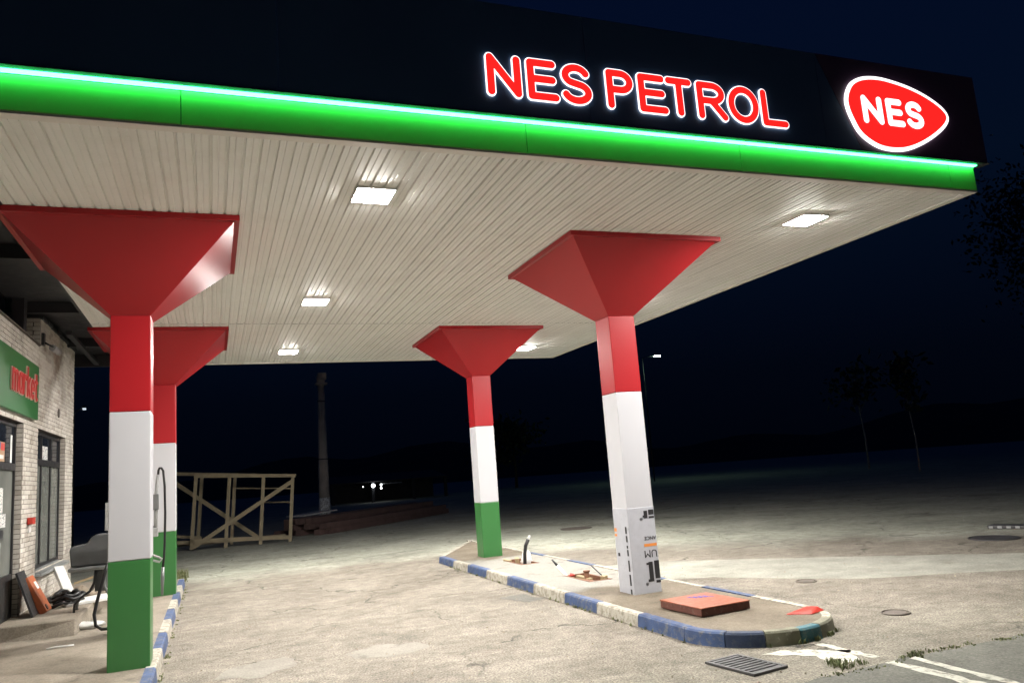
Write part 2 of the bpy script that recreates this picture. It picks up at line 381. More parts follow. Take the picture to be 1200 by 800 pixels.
# ------------------------------------------------------------------ canopy
M_SOFFIT, t_, b_ = nodes('cream_ribbed_sheet')
oi = N(t_, 'ShaderNodeObjectInfo'); p_ = worldpos(t_)
c_ = mix(t_, (0.79, 0.785, 0.75), (0.84, 0.835, 0.80), oi.outputs['Random'])
c_ = mix(t_, c_, (0.66, 0.635, 0.58), ramp(t_, noise(t_, p_, 1.1, 6, 0.7), [(0.5, 0), (0.8, 0.5)]))
t_.links.new(c_, b_.inputs['Base Color']); b_.inputs['Roughness'].default_value = 0.42
t_.links.new(ramp(t_, noise(t_, p_, 3, 4), [(0.3, 0.42), (0.7, 0.58)]), b_.inputs['Roughness'])
M_TRIM = paint('cream_flashing', (0.74, 0.71, 0.65), 0.4, 0.06, 2)
M_GREEN_F = paint('green_fascia_sheet', (0.33, 0.58, 0.14), 0.45, 0.04, 2)
M_DARK_F = paint('dark_fascia_sheet', (0.045, 0.095, 0.19), 0.6, 0.1, 0.7)
M_REDDARK_F = paint('dark_red_fascia_sheet', (0.075, 0.036, 0.075), 0.6, 0.15, 0.7)
M_DARKSTEEL = paint('dark_primed_steel', (0.026, 0.026, 0.031), 0.6, 0.25, 2, bumpy=0.3)
M_LED = glow('green_white_led', (0.045, 1.0, 0.26), 11.0)
canopy = thing('canopy', 'flat petrol station canopy with cream ribbed ceiling, glowing green edge and dark fascia', 'canopy', (0, 0, 0))
PITCH_R = 0.15
seam = [YF+0.11, 11.67, 15.90, YB-0.10]
prof = [(0.0, 0), (0.044, 0), (0.048, 0.006), (0.058, 0.006), (0.062, 0), (0.118, 0), (0.124, 0.024), (0.144, 0.024), (0.150, 0)]
pm = []
for k in range(3):
    L = seam[k+1]-seam[k]-0.004
    mb = MB(); n = len(prof)
    mb.add([(x, 0, z) for x, z in prof]+[(x, L, z) for x, z in prof], [(i, n+i, n+i+1, i+1) for i in range(n-1)])
    pm.append(mb.mesh('ceiling_panel', M_SOFFIT))
nrib = int(round((XR-0.10-XL-0.02)/PITCH_R))
for k in range(3):
    for i in range(nrib):
        link('ceiling_panel', pm[k], canopy, (XL+0.02+i*PITCH_R, seam[k]+0.002, H+(0.0, 0.005, 0.001)[k]+(rng.rand()-0.5)*0.003), (0, (rng.rand()-0.5)*0.006, 0))
mb = MB(); mb.box(XL-2.2, XR-0.02, YF+0.03, YB-0.02, H+0.30, H+0.34); mb.obj('roof_deck', M_DARKSTEEL, canopy)
mb = MB(); mb.box(-9, XR, YF, YF+0.115, H-0.012, H+0.010); mb.obj('front_flashing', M_TRIM, canopy)
mb = MB(); mb.box(XL-0.02, XR-0.12, YB-0.115, YB, H-0.012, H+0.10); mb.obj('back_flashing', M_TRIM, canopy)
mb = MB(); mb.box(XR-0.115, XR, YF+0.12, YB, H-0.012, H+0.012); mb.obj('side_flashing', M_TRIM, canopy)
mb = MB(); mb.box(XL-0.02, XL+0.018, YF+0.12, YB-0.12, H-0.008, H+0.20); mb.obj('side_flashing', M_DARKSTEEL, canopy)
# green band panels, led strip and upper fascia
jx = [-9.0, -6.2, -3.2, -0.229, 3.082, 5.782, 9.139, XR]
for a, b in zip(jx[:-1], jx[1:]):
    mb = MB(); mb.box(a+0.004, b-0.004, YF-0.006, YF+0.03, H+0.0115, H+0.332); mb.obj('green_fascia_panel', M_GREEN_F, canopy, bevel=0.004)
mb = MB(); mb.box(XR-0.03, XR-0.001, YF+0.035, YB-0.01, H+0.014, H+0.318); mb.obj('green_fascia_panel', M_GREEN_F, canopy)
mb = MB(); mb.box(-9, XR+0.16, YF-0.13, YF+0.03, H+0.352, H+0.362); mb.obj('fascia_ledge', M_DARKSTEEL, canopy)
mb = MB(); mb.box(-9, XR-0.01, YF-0.066, YF-0.010, H+0.337, H+0.350); mb.obj('led_strip', M_LED, canopy)
fx = [-9.0, -5.8, -2.6, 0.6, 3.8, 7.0]
ZF0, ZF1 = H+0.364, 6.86
for a, b in zip(fx[:-1], fx[1:]):
    mb = MB(); mb.box(a+0.003, b-0.003, YF-0.12, YF-0.09, ZF0, ZF1); mb.obj('dark_fascia_panel', M_DARK_F, canopy)
mb = MB(); y0, y1 = YF-0.12, YF-0.09      # slanted joint: dark sheet, then a dark red end sheet
def slab(poly, name, mt):
    m_ = MB(); n = len(poly)
    m_.add([(x, y0, z) for x, z in poly]+[(x, y1, z) for x, z in poly], [list(range(n)), list(range(n, 2*n))[::-1]]+[(i, n+i, n+(i+1)%n, (i+1)%n) for i in range(n)])
    m_.obj(name, mt, canopy)
slab([(7.003, ZF0), (7.55, ZF0), (6.95+0.06, ZF1), (7.003, ZF1)], 'dark_fascia_panel', M_DARK_F)
slab([(7.558, ZF0), (9.74, ZF0), (9.74, ZF1), (7.018, ZF1)], 'red_fascia_panel', M_REDDARK_F)
mb = MB(); mb.box(9.71, 9.74, YF-0.085, YB-0.01, ZF0, ZF1); mb.obj('red_fascia_panel', M_REDDARK_F, canopy)
for y in (8.4, 11.9, 15.4, 18.9):
    mb = MB(); mb.box(XL-2.1, XR-0.2, y-0.07, y+0.07, H+0.10, H+0.29); mb.obj('roof_beam', M_DARKSTEEL, canopy)
mb = MB(); mb.box(-4.25, XL-0.03, YB-0.10, YB-0.02, H-0.01, H+0.29); mb.obj('edge_beam', M_DARKSTEEL, canopy)
for x in (-3.9, -3.25, -2.6):
    mb = MB(); mb.box(x-0.05, x+0.05, 17.0, YB-0.12, H+0.02, H+0.095); mb.obj('roof_beam', M_DARKSTEEL, canopy)

# ------------------------------------------------------------------ columns
M_RED = paint('red_column_cladding', (0.33, 0.013, 0.017), 0.36, 0.012, 0.5, rvar=0.0, spec=0.28)
M_WHITE = paint('white_column_cladding', (0.51, 0.51, 0.535), 0.36, 0.012, 0.5, rvar=0.0)
M_GREEN = paint('green_column_cladding', (0.040, 0.165, 0.045), 0.33, 0.02, 0.5, rvar=0.0)
M_FILM = paint('printed_protective_film', (0.45, 0.46, 0.50), 0.34, 0.05, 9, bumpy=0.12)
M_BLACK = paint('black_print', (0.02, 0.02, 0.022), 0.5, 0.1, 5)
M_ORANGE_P = paint('orange_print', (0.75, 0.27, 0.06), 0.5, 0.05, 5)
def make_column():
    c = thing('canopy_column', 'x', 'column')
    zs = [(0.06, ZWG-0.002, 'green_cladding', M_GREEN), (ZWG+0.002, ZRW-0.002, 'white_cladding', M_WHITE), (ZRW+0.002, ZT, 'red_cladding', M_RED)]
    for a, b, nm, mt in zs:
        m = MB(); m.box(-CW, CW, -CW, CW, a, b); m.obj(nm, mt, c, bevel=0.010)
    cap = MB(); s = SH; zl = H-0.065; t0 = 0.012
    for k in range(4):      # four rim strips with a ledge
        q = Matrix.Rotation(k*PI/2, 4, 'Z')
        P = [(-s,-s,zl),(s,-s,zl),(s-t0,-s+t0,zl),(-s+t0,-s+t0,zl),(-s,-s,H+0.001),(s,-s,H+0.001),(s-t0,-s+t0,H+0.001),(-s+t0,-s+t0,H+0.001)]
        cap.hexa([q @ Vector(p) for p in P])
        P = [(-s+t0,-s+t0,zl+0.001),(s-t0,-s+t0,zl+0.001),(s-0.07,-s+0.07,zl+0.001),(-s+0.07,-s+0.07,zl+0.001)]
        P = P+[(x, y, z+0.006) for x, y, z in P]
        cap.hexa([q @ Vector(p) for p in P])
    cp = cap.obj('capital', M_RED, c)
    for k in range(4):
        q = Matrix.Rotation(k*PI/2, 4, 'Z'); a = s-0.055; w = CW+0.001
        P = [(-w,-w,ZT+0.001),(w,-w,ZT+0.001),(w-0.01,-w+0.01,ZT+0.001),(-w+0.01,-w+0.01,ZT+0.001),(-a,-a,zl+0.004),(a,-a,zl+0.004),(a-0.02,-a+0.02,zl+0.004),(-a+0.02,-a+0.02,zl+0.004)]
        MB().hexa([q @ Vector(p) for p in P]).obj('capital_panel', M_RED, cp)
    return c
def dup(root, loc, label):
    r = root.copy(); COL.objects.link(r); r.location = loc; r['label'] = label
    for ch in list(root.children):
        c = ch.copy(); COL.objects.link(c); c.parent = r
        for g_ in ch.children:
            d = g_.copy(); COL.objects.link(d); d.parent = c
    return r
colA = make_column(); colA.location = (CX[0], CY[0], KERB-0.07); colA.location.z = 0
colA['label'] = 'large striped column on the left pavement in front of the brick shop, nearest the market sign'
colA['group'] = 'striped columns holding up the canopy'
colB = dup(colA, (CX[0], CY[1], 0), 'striped column on the left pavement partly hidden behind the larger one, hose hanging before it')
colC = dup(colA, (CX[1], CY[0], 0), 'column on the island with grey printed film round its foot instead of green')
colD = dup(colA, (CX[1], CY[1], 0), 'striped column with bare green foot at the far end of the island')
# column C keeps its printed film instead of the green foot
for ch in list(colC.children):
    if ch.name.startswith('green_cladding'): bpy.data.objects.remove(ch)
m = MB(); m.box(-CW-0.004, CW+0.004, -CW-0.004, CW+0.004, 0.125, ZWG+0.02)
film = m.obj('printed_film', M_FILM, colC, bevel=0.012)
yf = -CW-0.006
def fm(x, z, rot=PI): return Matrix.Translation((x, yf, z)) @ FRONT @ Matrix.Rotation(rot, 4, 'Z')
pr = MB()
def fr(x0, x1, z0, z1, mi=0): pr.box(x0, x1, yf-0.002, yf+0.001, z0, z1, mi)
cx0 = CX[1]
# print on the front face: big bars of an upside-down logo, orange rule
fr(0.045, 0.105, 1.20, 1.31); fr(0.025, 0.045, 1.215, 1.245); fr(0.125, 0.215, 1.245, 1.32); fr(0.125, 0.215, 1.195, 1.225)
fr(0.045, 0.115, 0.295, 0.575); fr(0.010, 0.045, 0.535, 0.565); fr(0.020, 0.045, 0.295, 0.33); fr(0.140, 0.222, 0.33, 0.585); fr(0.150, 0.222, 0.270, 0.305)
fr(0.005, 0.215, 0.795, 0.835, 1)
pr.obj('film_print', [M_BLACK, M_ORANGE_P], film)
text_mesh('film_lettering', 'YUM', 0.15, M_BLACK, fm(0.145, 0.695), film, 0.002, clip=((0.223, 0, 0), (1, 0, 0)))
text_mesh('film_lettering', 'ANCE', 0.075, M_BLACK, fm(0.115, 0.915), film, 0.002, clip=((0.223, 0, 0), (1, 0, 0)))
text_mesh('film_lettering', '®', 0.06, M_BLACK, fm(-0.005, 1.195), film, 0.002)
text_mesh('film_lettering', '®', 0.06, M_BLACK, fm(-0.005, 0.27), film, 0.002)
pr = MB(); xf = -CW-0.006
def fl(y0, y1, z0, z1, mi=0): pr.box(xf-0.002, xf+0.001, y0, y1, z0, z1, mi)
for z0, z1 in ((1.00, 1.10), (0.88, 0.97), (0.79, 0.83), (0.68, 0.77), (0.46, 0.62), (0.26, 0.42), (0.14, 0.21)): fl(-0.165, -0.125, z0, z1)
fl(0.10, 0.16, 0.66, 0.71); fl(0.14, 0.21, 1.02, 1.07, 1); fl(0.14, 0.21, 0.95, 0.985, 1)
pr.obj('film_print', [M_BLACK, M_ORANGE_P], film)

# ------------------------------------------------------------------ canopy lights
M_LAMP = glow('lit_diffuser', (1.0, 0.965, 0.915), 680.0)
M_HOUSE = paint('white_lamp_housing', (0.75, 0.75, 0.74), 0.4, 0.03, 3)
LL = ['square light left of the ceiling middle, nearest the green front edge', 'middle light of the left row, in line with the near red column top',
      'rear light of the left row, close to the back edge of the ceiling', 'square light near the right corner of the ceiling, by the green edge',
      'light hidden behind the red top of the film-wrapped column', 'small bright light beside the red top of the far island column']
first = None
for i, x in enumerate((1.741, 7.94)):
    for j in range(3):
        y = 8.39+5.42*j
        if first is None:
            L = thing('canopy_light', LL[0], 'ceiling light', (x, y, H))
            a, b = 0.206, 0.221; m = MB()
            m.box(-a-0.018, a+0.018, -b-0.018, -b, -0.026, 0.04); m.box(-a-0.018, a+0.018, b, b+0.018, -0.026, 0.04)
            m.box(-a-0.018, -a, -b+0.001, b-0.001, -0.026, 0.04); m.box(a, a+0.018, -b+0.001, b-0.001, -0.026, 0.04); m.obj('housing', M_HOUSE, L, bevel=0.004)
            m = MB(); m.hexa([(-a+0.03,-b+0.03,-0.034),(a-0.03,-b+0.03,-0.034),(a-0.03,b-0.03,-0.034),(-a+0.03,b-0.03,-0.034),(-a+0.001,-b+0.001,-0.022),(a-0.001,-b+0.001,-0.022),(a-0.001,b-0.001,-0.022),(-a+0.001,b-0.001,-0.022)])
            m.obj('diffuser', M_LAMP, L); first = L
        else: L = dup(first, (x, y, H), LL[i*3+j])
        L['group'] = 'square lights in the canopy ceiling'

# ------------------------------------------------------------------ illuminated signs
M_LRED = glow('lit_red_acrylic', (1.0, 0.012, 0.010), 1.15, (0.5, 0.02, 0.02))
M_LWHITE = glow('lit_white_rim', (1.0, 0.97, 0.97), 1.25, (0.8, 0.8, 0.8))
sign = thing('sign_lettering', 'row of red illuminated letters with white glowing outline on the dark fascia', 'sign', (0, YF-0.12, 0))
RAD = 0.040; hgt = 0.393
def glyph(ch, w, h):
    if ch == 'N': return [[(0,0),(0,h)],[(0,h),(w,0)],[(w,0),(w,h)]]
    if ch == 'E': return [[(w,0),(0,0),(0,h),(w*0.92,h)],[(0,h*0.52),(w*0.9,h*0.52)]]
    if ch == 'P': return [[(0,0),(0,h),(w*0.52,h)]+arc(w*0.55,h*0.745,w*0.45,h*0.255,90,-90)+[(0,h*0.49)]]
    if ch == 'R': return [[(0,0),(0,h),(w*0.5,h)]+arc(w*0.53,h*0.75,w*0.40,h*0.25,90,-90)+[(0,h*0.5)],[(w*0.48,h*0.5),(w,0)]]
    if ch == 'T': return [[(0,h),(w,h)],[(w/2,h),(w/2,0)]]
    if ch == 'O': return [arc(w/2,h/2,w/2,h/2,0,360,40)]
    if ch == 'L': return [[(0,h),(0,0),(w,0)]]
    if ch == 'S':
        a = arc(w/2,h*0.755,w*0.46,h*0.245,22,235,18); b = arc(w/2,h*0.25,w*0.5,h*0.25,60,-160,18)
        return [a+b]
ext = [('N',2.619,3.032),('E',3.064,3.455),('S',3.452,3.844),('P',3.992,4.359),('E',4.386,4.789),('T',4.744,5.122),('R',5.15,5.586),('O',5.574,6.036),('L',6.042,6.447)]
HALO = 0.0135
for k, (ch, x0, x1) in enumerate(ext):
    sh = 0.010*(0.5-k/8.0); pad = 0.060
    w = x1-x0-2*pad; st = glyph(ch, w, hgt-0.02)
    mw = Matrix.Translation((x0+pad, 0, 5.79+pad+sh)) @ FRONT
    o = flat_shape('letter', sdf_loops(st, RAD), 0.023, 0.029, M_LRED, sign, mw)
    flat_shape('letter_rim', sdf_loops(st, RAD+HALO), 0.010, 0.021, M_LWHITE, o, mw)
logo = thing('logo_sign', 'glowing red egg shaped emblem with white rim and white letters near the canopy corner', 'sign', (0, YF-0.12, 0))
lo_pts = [(7.366,6.269),(7.417,6.411),(7.523,6.535),(7.705,6.614),(7.944,6.643),(8.199,6.624),(8.517,6.564),(8.81,6.463),(9.033,6.335),(9.115,6.208),(9.043,6.075),(8.824,5.913),(8.545,5.766),(8.284,5.675),(8.041,5.646),(7.813,5.669),(7.621,5.754),(7.498,5.86),(7.423,6.004),(7.376,6.135)]
def smooth_loop(P, sub=6):
    out = []; n = len(P); P = [np.array(p) for p in P]
    for i in range(n):
        a, b, c, d = P[i-1], P[i], P[(i+1)%n], P[(i+2)%n]
        for k in range(sub):
            u = k/sub; out.append(tuple(0.5*((2*b)+(-a+c)*u+(2*a-5*b+4*c-d)*u*u+(-a+3*b-3*c+d)*u**3)))
    return out
def inset(P, d):
    P = [np.array(p) for p in P]; out = []; n = len(P)
    for i in range(n):
        tg = P[(i+1)%n]-P[i-1]; tg = tg/np.linalg.norm(tg); out.append(tuple(P[i]+np.array([tg[1], -tg[0]])*d))
    return out
lp = smooth_loop(lo_pts); FM0 = FRONT
flat_shape('emblem_rim', [lp], 0.010, 0.030, M_LWHITE, logo, FM0)
fc = flat_shape('emblem_face', [inset(lp, 0.048)], 0.032, 0.038, M_LRED, logo, FM0)
for ch, x0, x1, zb in (('N', 7.600, 7.962, 5.972), ('E', 8.002, 8.318, 5.972), ('S', 8.328, 8.652, 5.970)):
    w = x1-x0-0.110
    flat_shape('emblem_letter', sdf_loops(glyph(ch, w, 0.395-0.104), 0.041, res=0.007), 0.040, 0.043, M_LWHITE, fc, Matrix.Translation((x0+0.055, 0, zb+0.052)) @ FRONT)

# ------------------------------------------------------------------ brick shop
M_BRICK, t_, b_ = nodes('pale_brick')
ge = N(t_, 'ShaderNodeNewGeometry'); p_ = ge.outputs['Position']
c_ = ramp(t_, ge.outputs['Random Per Island'], [(0.0, (0.43, 0.385, 0.33)), (0.2, (0.53, 0.495, 0.44)), (0.7, (0.58, 0.545, 0.49)), (1.0, (0.64, 0.605, 0.55))])
c_ = mix(t_, c_, (0.22, 0.165, 0.12), ramp(t_, noise(t_, p_, 14, 6, 0.7), [(0.54, 0), (0.72, 0.6)]))
c_ = mix(t_, c_, (0.16, 0.13, 0.10), ramp(t_, noise(t_, p_, 0.9, 5), [(0.52, 0), (0.72, 0.5)]))
t_.links.new(c_, b_.inputs['Base Color']); b_.inputs['Roughness'].default_value = 0.85
bump(t_, b_, noise(t_, p_, 60, 4), 0.4, 0.006)
M_MORTAR = paint('dark_mortar', (0.115, 0.098, 0.086), 0.9, 0.2, 6, bumpy=0.4)
M_FRAME = paint('dark_window_frame', (0.028, 0.028, 0.030), 0.4, 0.2, 4)
M_SILL = paint('grey_metal_sill', (0.22, 0.23, 0.23), 0.4, 0.15, 4)
M_GLASS, t_, b_ = nodes('dark_window_glass')
b_.inputs['Base Color'].default_value = (0.018, 0.023, 0.032, 1); b_.inputs['Roughness'].default_value = 0.08; b_.inputs['Specular IOR Level'].default_value = 0.8
M_GREYGLASS, t_, b_ = nodes('grey_window_glass'); p_ = worldpos(t_)  # mottled grey glass for the lower panes
t_.links.new(ramp(t_, noise(t_, p_, 1.6, 6), [(0.3, (0.13, 0.14, 0.13)), (0.7, (0.20, 0.21, 0.19))]), b_.inputs['Base Color']); b_.inputs['Roughness'].default_value = 0.22
M_DARKROOF = paint('dark_roof_sheet', (0.03, 0.03, 0.034), 0.7, 0.3, 2, bumpy=0.3)
M_SOFF2 = paint('grey_eave_board', (0.17, 0.17, 0.165), 0.7, 0.2, 3, dirt=((0.06, 0.06, 0.06), 0.5, 0.7))
shop = thing('brick_shop', 'pale brick shop building at the left edge with dark framed windows', 'building', (0, 0, 0))
Y0W, Y1W = 7.0, 19.82; ZTOP, ZHI, YHI = 4.92, 5.40, 16.05
DOOR = (12.55, 14.88, 0.0, 3.42); WIN = (16.05, 18.86, 0.90, 3.41)
# backing wall (mortar) in blocks round the openings
wl = MB(); xb0, xb1 = WX-0.30, WX-0.012
def wb(y0, y1, z0, z1): wl.box(xb0, xb1, y0, y1, z0, z1)
wb(Y0W, DOOR[0], 0, ZTOP); wb(DOOR[0], DOOR[1], DOOR[3], ZTOP); wb(DOOR[1], WIN[0], 0, ZTOP)
wb(WIN[0], WIN[1], 0, WIN[2]); wb(WIN[0], WIN[1], WIN[3], ZHI); wb(WIN[1], Y1W, 0, ZHI)
wl.box(-9, xb0, Y1W-0.3, Y1W, 0, ZHI)
wl.obj('wall', M_MORTAR, shop)
bk = MB(); CR, BL = 0.0775, 0.255
def bricks(y0, y1, z0, z1, course0):
    n = int(round((z1-z0)/CR))
    return
def in_open(y0, y1, zc):
    """pieces of a brick outside the openings"""
    segs = [(y0, y1)]
    for o in (DOOR, WIN):
        if o[2] < zc < o[3]:
            ns = []
            for a, b in segs:
                if b <= o[0] or a >= o[1]: ns.append((a, b)); continue
                if a < o[0]: ns.append((a, o[0]))
                if b > o[1]: ns.append((o[1], b))
            segs = ns
    return [s_ for s_ in segs if s_[1]-s_[0] > 0.03]
J = 0.010
row = 0; z = 0.15
while z < ZHI-0.02:
    off = (row % 2)*BL/2; y = Y0W-off
    while y < Y1W:
        a, b = max(y, Y0W), min(y+BL, Y1W)
        if z+CR > ZTOP-0.02: a = max(a, YHI)
        if b-a > 0.03:
            for (u, v) in in_open(a, b, z+CR/2):
                pr_ = WX+(rng.rand()-0.5)*0.006
                bk.box(WX-0.012, pr_, u+J/2, v-J/2, z+J/2, z+CR-J/2)
        y += BL
    # reveals of door and window and the front face of the raised part, facing the road
    zc = z+CR/2
    for (yy, oz0, oz1) in ((DOOR[1], DOOR[2], DOOR[3]), (WIN[1], WIN[2], WIN[3]), (YHI, ZTOP, ZHI)):
        if oz0 < zc < oz1: bk.box(WX-0.125 if row % 2 else WX-0.11, WX-0.014, yy-0.008, yy+0.004, z+J/2, z+CR-J/2)
    if zc > ZTOP: bk.box(WX-0.30, WX-0.13, YHI-0.008, YHI+0.004, z+J/2, z+CR-J/2)
    # far end of the wall
    z += CR; row += 1
bk.obj('brickwork', M_BRICK, shop, kind='stuff')
# low wall coping and the stepped dark roof edge over the raised part
for k in range(8):
    ya = YHI+0.47*k; m = MB(); m.box(WX-0.5, WX+0.035+0.008*(k % 2), ya+0.004, ya+0.466, ZHI+0.003+0.012*(k % 2), ZHI+0.055+0.018*(k % 2)); m.obj('roof_tile', M_DARKROOF, shop)
# upper storey: post, recessed glazing, eave
m = MB(); m.box(-3.16, -2.98, 15.06, 15.30, ZTOP+0.002, 6.125); m.obj('corner_post', M_DARKSTEEL, shop)
m = MB(); m.box(-3.30, -3.24, Y0W, 15.05, ZTOP+0.002, 6.125); m.obj('upper_glazing', M_GLASS, shop)
for y in (9.0, 11.0, 13.0, 14.2):
    m = MB(); m.box(-3.235, -3.19, y-0.04, y+0.04, ZTOP+0.004, 6.12); m.obj('upper_mullion', M_FRAME, shop)
m = MB(); m.box(-6, -2.89, Y0W-0.3, 15.33, 6.13, 6.16); m.obj('eave_board', M_SOFF2, shop)
m = MB(); m.box(-6, -2.86, Y0W-0.3, 15.36, 6.163, 6.42); m.obj('roof', M_DARKROOF, shop)
m = MB(); m.box(xb0-0.1, WX+0.02, Y0W, YHI-0.012, ZTOP-0.02, ZTOP+0.0); m.obj('coping', M_MORTAR, shop)
# window: frame bars, panes, sill
XG = WX-0.125
def window(name, y0, y1, z0, z1, muls, trans, lowmat):
    f = MB(); x0, x1 = XG-0.03, XG+0.03; w = 0.055
    f.box(x0, x1, y0, y1, z0, z0+w); f.box(x0, x1, y0, y1, z1-w-0.02, z1); f.box(x0, x1, y0, y0+w, z0+w, z1-w-0.02); f.box(x0, x1, y1-w, y1, z0+w, z1-w-0.02)
    f.box(x0+0.002, x1+0.008, y0+w, y1-w, trans-0.055, trans+0.055)
    fr_ = f.obj(name, M_FRAME, shop)
    ed = [y0+w]+list(muls)+[y1-w]
    for q in muls:
        m = MB(); m.box(x0+0.004, x1-0.002, q-0.025, q+0.025, z0+w, trans-0.056); m.obj('mullion', M_FRAME, fr_)
        m = MB(); m.box(x0+0.004, x1-0.002, q-0.025, q+0.025, trans+0.056, z1-w-0.02); m.obj('mullion', M_FRAME, fr_)
    for a, b in zip(ed[:-1], ed[1:]):
        a2, b2 = a+(0.026 if a != ed[0] else 0.001), b-(0.026 if b != ed[-1] else 0.001)
        m = MB(); m.box(XG-0.008, XG, a2, b2, z0+w, trans-0.057); m.obj('pane', lowmat, fr_)
        m = MB(); m.box(XG-0.008, XG, a2, b2, trans+0.057, z1-w-0.021); m.obj('pane', M_GLASS, fr_)
    return fr_
wf = window('window', WIN[0]+0.004, WIN[1]-0.012, WIN[2]+0.03, WIN[3]-0.004, (16.98, 17.88), 2.84, M_GREYGLASS)
m = MB(); m.hexa([(XG+0.02,WIN[0]+0.01,0.86),(WX+0.10,WIN[0]+0.01,0.83),(WX+0.10,WIN[1]+0.05,0.83),(XG+0.02,WIN[1]-0.02,0.86),(XG+0.02,WIN[0]+0.01,0.925),(WX+0.10,WIN[0]+0.01,0.875),(WX+0.10,WIN[1]+0.05,0.875),(XG+0.02,WIN[1]-0.02,0.925)])
m.obj('sill', M_SILL, wf)
# door: two leaves with glass, solid kick panel, transom lights
df = window('door_frame', DOOR[0], DOOR[1]-0.012, 0.352, DOOR[3]-0.004, (13.62,), 2.69, M_GREYGLASS)
df.name = 'door'
m = MB(); m.box(XG+0.002, XG+0.028, 13.66, 14.79, 0.41, 1.02); m.obj('kick_panel', M_FRAME, df)
m = MB(); m.box(XG+0.03, XG+0.075, 13.68, 13.98, 1.60, 1.73); m.obj('lock', M_BLACK, df)
m = MB(); m.tube([(XG+0.03, 13.75, 1.25), (XG+0.08, 13.75, 1.25), (XG+0.08, 13.75, 1.55), (XG+0.03, 13.75, 1.55)], 0.012, 8); m.obj('handle', M_SILL, df)

# shop sign
M_SIGN = paint('green_sign_sheet', (0.026, 0.135, 0.040), 0.5, 0.04, 0.8, rvar=0.01)
M_SRED = paint('red_sign_letter', (0.62, 0.05, 0.05), 0.4, 0.05, 3)
M_SPINK = paint('pale_letter_edge', (0.75, 0.50, 0.45), 0.5, 0.05, 3)
sg = thing('shop_sign', 'green shop sign board reading market on the brick wall above the door', 'sign', (WX, 0, 0))
m = MB(); m.box(0.008, 0.075, 9.2, 15.59, 3.51, 4.445); m.obj('board', M_SIGN, sg, bevel=0.006)
def a_glyph(w, h): return [arc(w/2, h/2, w/2, h/2, 0, 360, 26), [(w, h), (w, 0)]]
xh = 0.29; tx = 13.50
word = []
def hump(x, w): return [(x, 0), (x, xh*0.6)]
def mm(x):
    w = 0.17; return [[(x,0),(x,xh)], [(x,xh*0.55)]+arc(x+w/2, xh*0.62, w/2, xh*0.38, 180, 0, 10)+[(x+w,0)], [(x+w,xh*0.55)]+arc(x+w*1.5, xh*0.62, w/2, xh*0.38, 180, 0, 10)+[(x+2*w,0)]]
letters = [(mm(0), 0.0, 0.34)]
def shift(sts, dx): return [[(a+dx, b) for a, b in s_] for s_ in sts]
gl = [('m', mm(0), 0.34), ('a', a_glyph(0.20, xh), 0.20), ('r', [[(0,0),(0,xh)], [(0,xh*0.55)]+arc(0.10, xh*0.62, 0.10, xh*0.38, 180, 40, 8)], 0.17),
      ('k', [[(0,0),(0,0.44)], [(0.17,xh),(0,xh*0.42)], [(0.05,xh*0.58),(0.18,0)]], 0.18), ('e', [[(0.01,xh*0.5),(0.20,xh*0.5)]+arc(0.105, xh*0.5, 0.105, xh*0.5, 0, 310, 24)], 0.20),
      ('t', [[(0.06,0.40),(0.06,0.06)]+arc(0.12, 0.06, 0.06, 0.06, 180, 290, 8), [(0,xh),(0.14,xh)]], 0.14)]
x = 13.53
for ch, st, w in gl:
    mw = Matrix.Translation((0, x, 3.83)) @ SIDE
    o = flat_shape('letter', sdf_loops(st, 0.028, res=0.007), 0.100, 0.112, M_SRED, sg, mw)
    flat_shape('letter_edge', sdf_loops(st, 0.041, res=0.007), 0.078, 0.097, M_SPINK, o, mw)
    x += (w+0.112)*0.985

# things on the shop wall and windows
M_PAPER, t_, b_ = nodes('printed_paper'); p_ = worldpos(t_)
mp = N(t_, 'ShaderNodeMapping'); mp.inputs['Scale'].default_value = (1, 6, 22); t_.links.new(p_, mp.inputs[0])
t_.links.new(ramp(t_, noise(t_, mp.outputs[0], 2.4, 2), [(0.40, (0.10, 0.10, 0.12)), (0.46, (0.62, 0.62, 0.60))]), b_.inputs['Base Color']); b_.inputs['Roughness'].default_value = 0.6
M_PBLUE = paint('blue_print', (0.04, 0.07, 0.35), 0.5, 0.1, 4); M_PRED = paint('red_print', (0.55, 0.05, 0.04), 0.5, 0.1, 4)
M_PWHITE = paint('white_paper', (0.70, 0.70, 0.68), 0.6, 0.05, 4); M_PYEL = paint('orange_paper', (0.42, 0.27, 0.16), 0.5, 0.1, 4)
def poster(y0, y1, z0, z1, mt, label, strips=(), x=XG+0.004):
    t = thing('poster', label, 'poster', (x, 0, 0)); m = MB(); m.box(0, 0.004, y0, y1, z0, z1); m.obj('sheet', mt, t)
    for (a, b, c, d, mt2) in strips:
        m = MB(); m.box(0.0045, 0.0065, a, b, c, d); m.obj('print', mt2, t)
    return t
poster(17.05, 17.62, 2.90, 3.16, M_PAPER, 'white notice with grey print in the upper middle pane of the window')
poster(16.35, 16.62, 2.91, 3.28, M_PBLUE, 'blue and red poster at the near edge of the window top', [(16.15+0.2, 16.42, 2.92, 3.27, M_PRED), (16.44, 16.50, 2.92, 3.27, M_PWHITE)])
poster(13.72, 14.22, 2.76, 3.06, M_PYEL, 'colourful poster of orange and blue blocks above the shop door', [(13.74, 13.94, 2.95, 3.05, M_PBLUE), (13.98, 14.2, 2.93, 3.04, M_PRED), (13.80, 14.15, 2.80, 2.86, M_PWHITE)])
poster(14.58, 14.70, 2.76, 3.20, M_PWHITE, 'narrow white paper strip at the edge of the pane above the door')
poster(13.70, 14.20, 1.98, 2.36, M_PAPER, 'upper white printed notice taped inside the shop door glass')
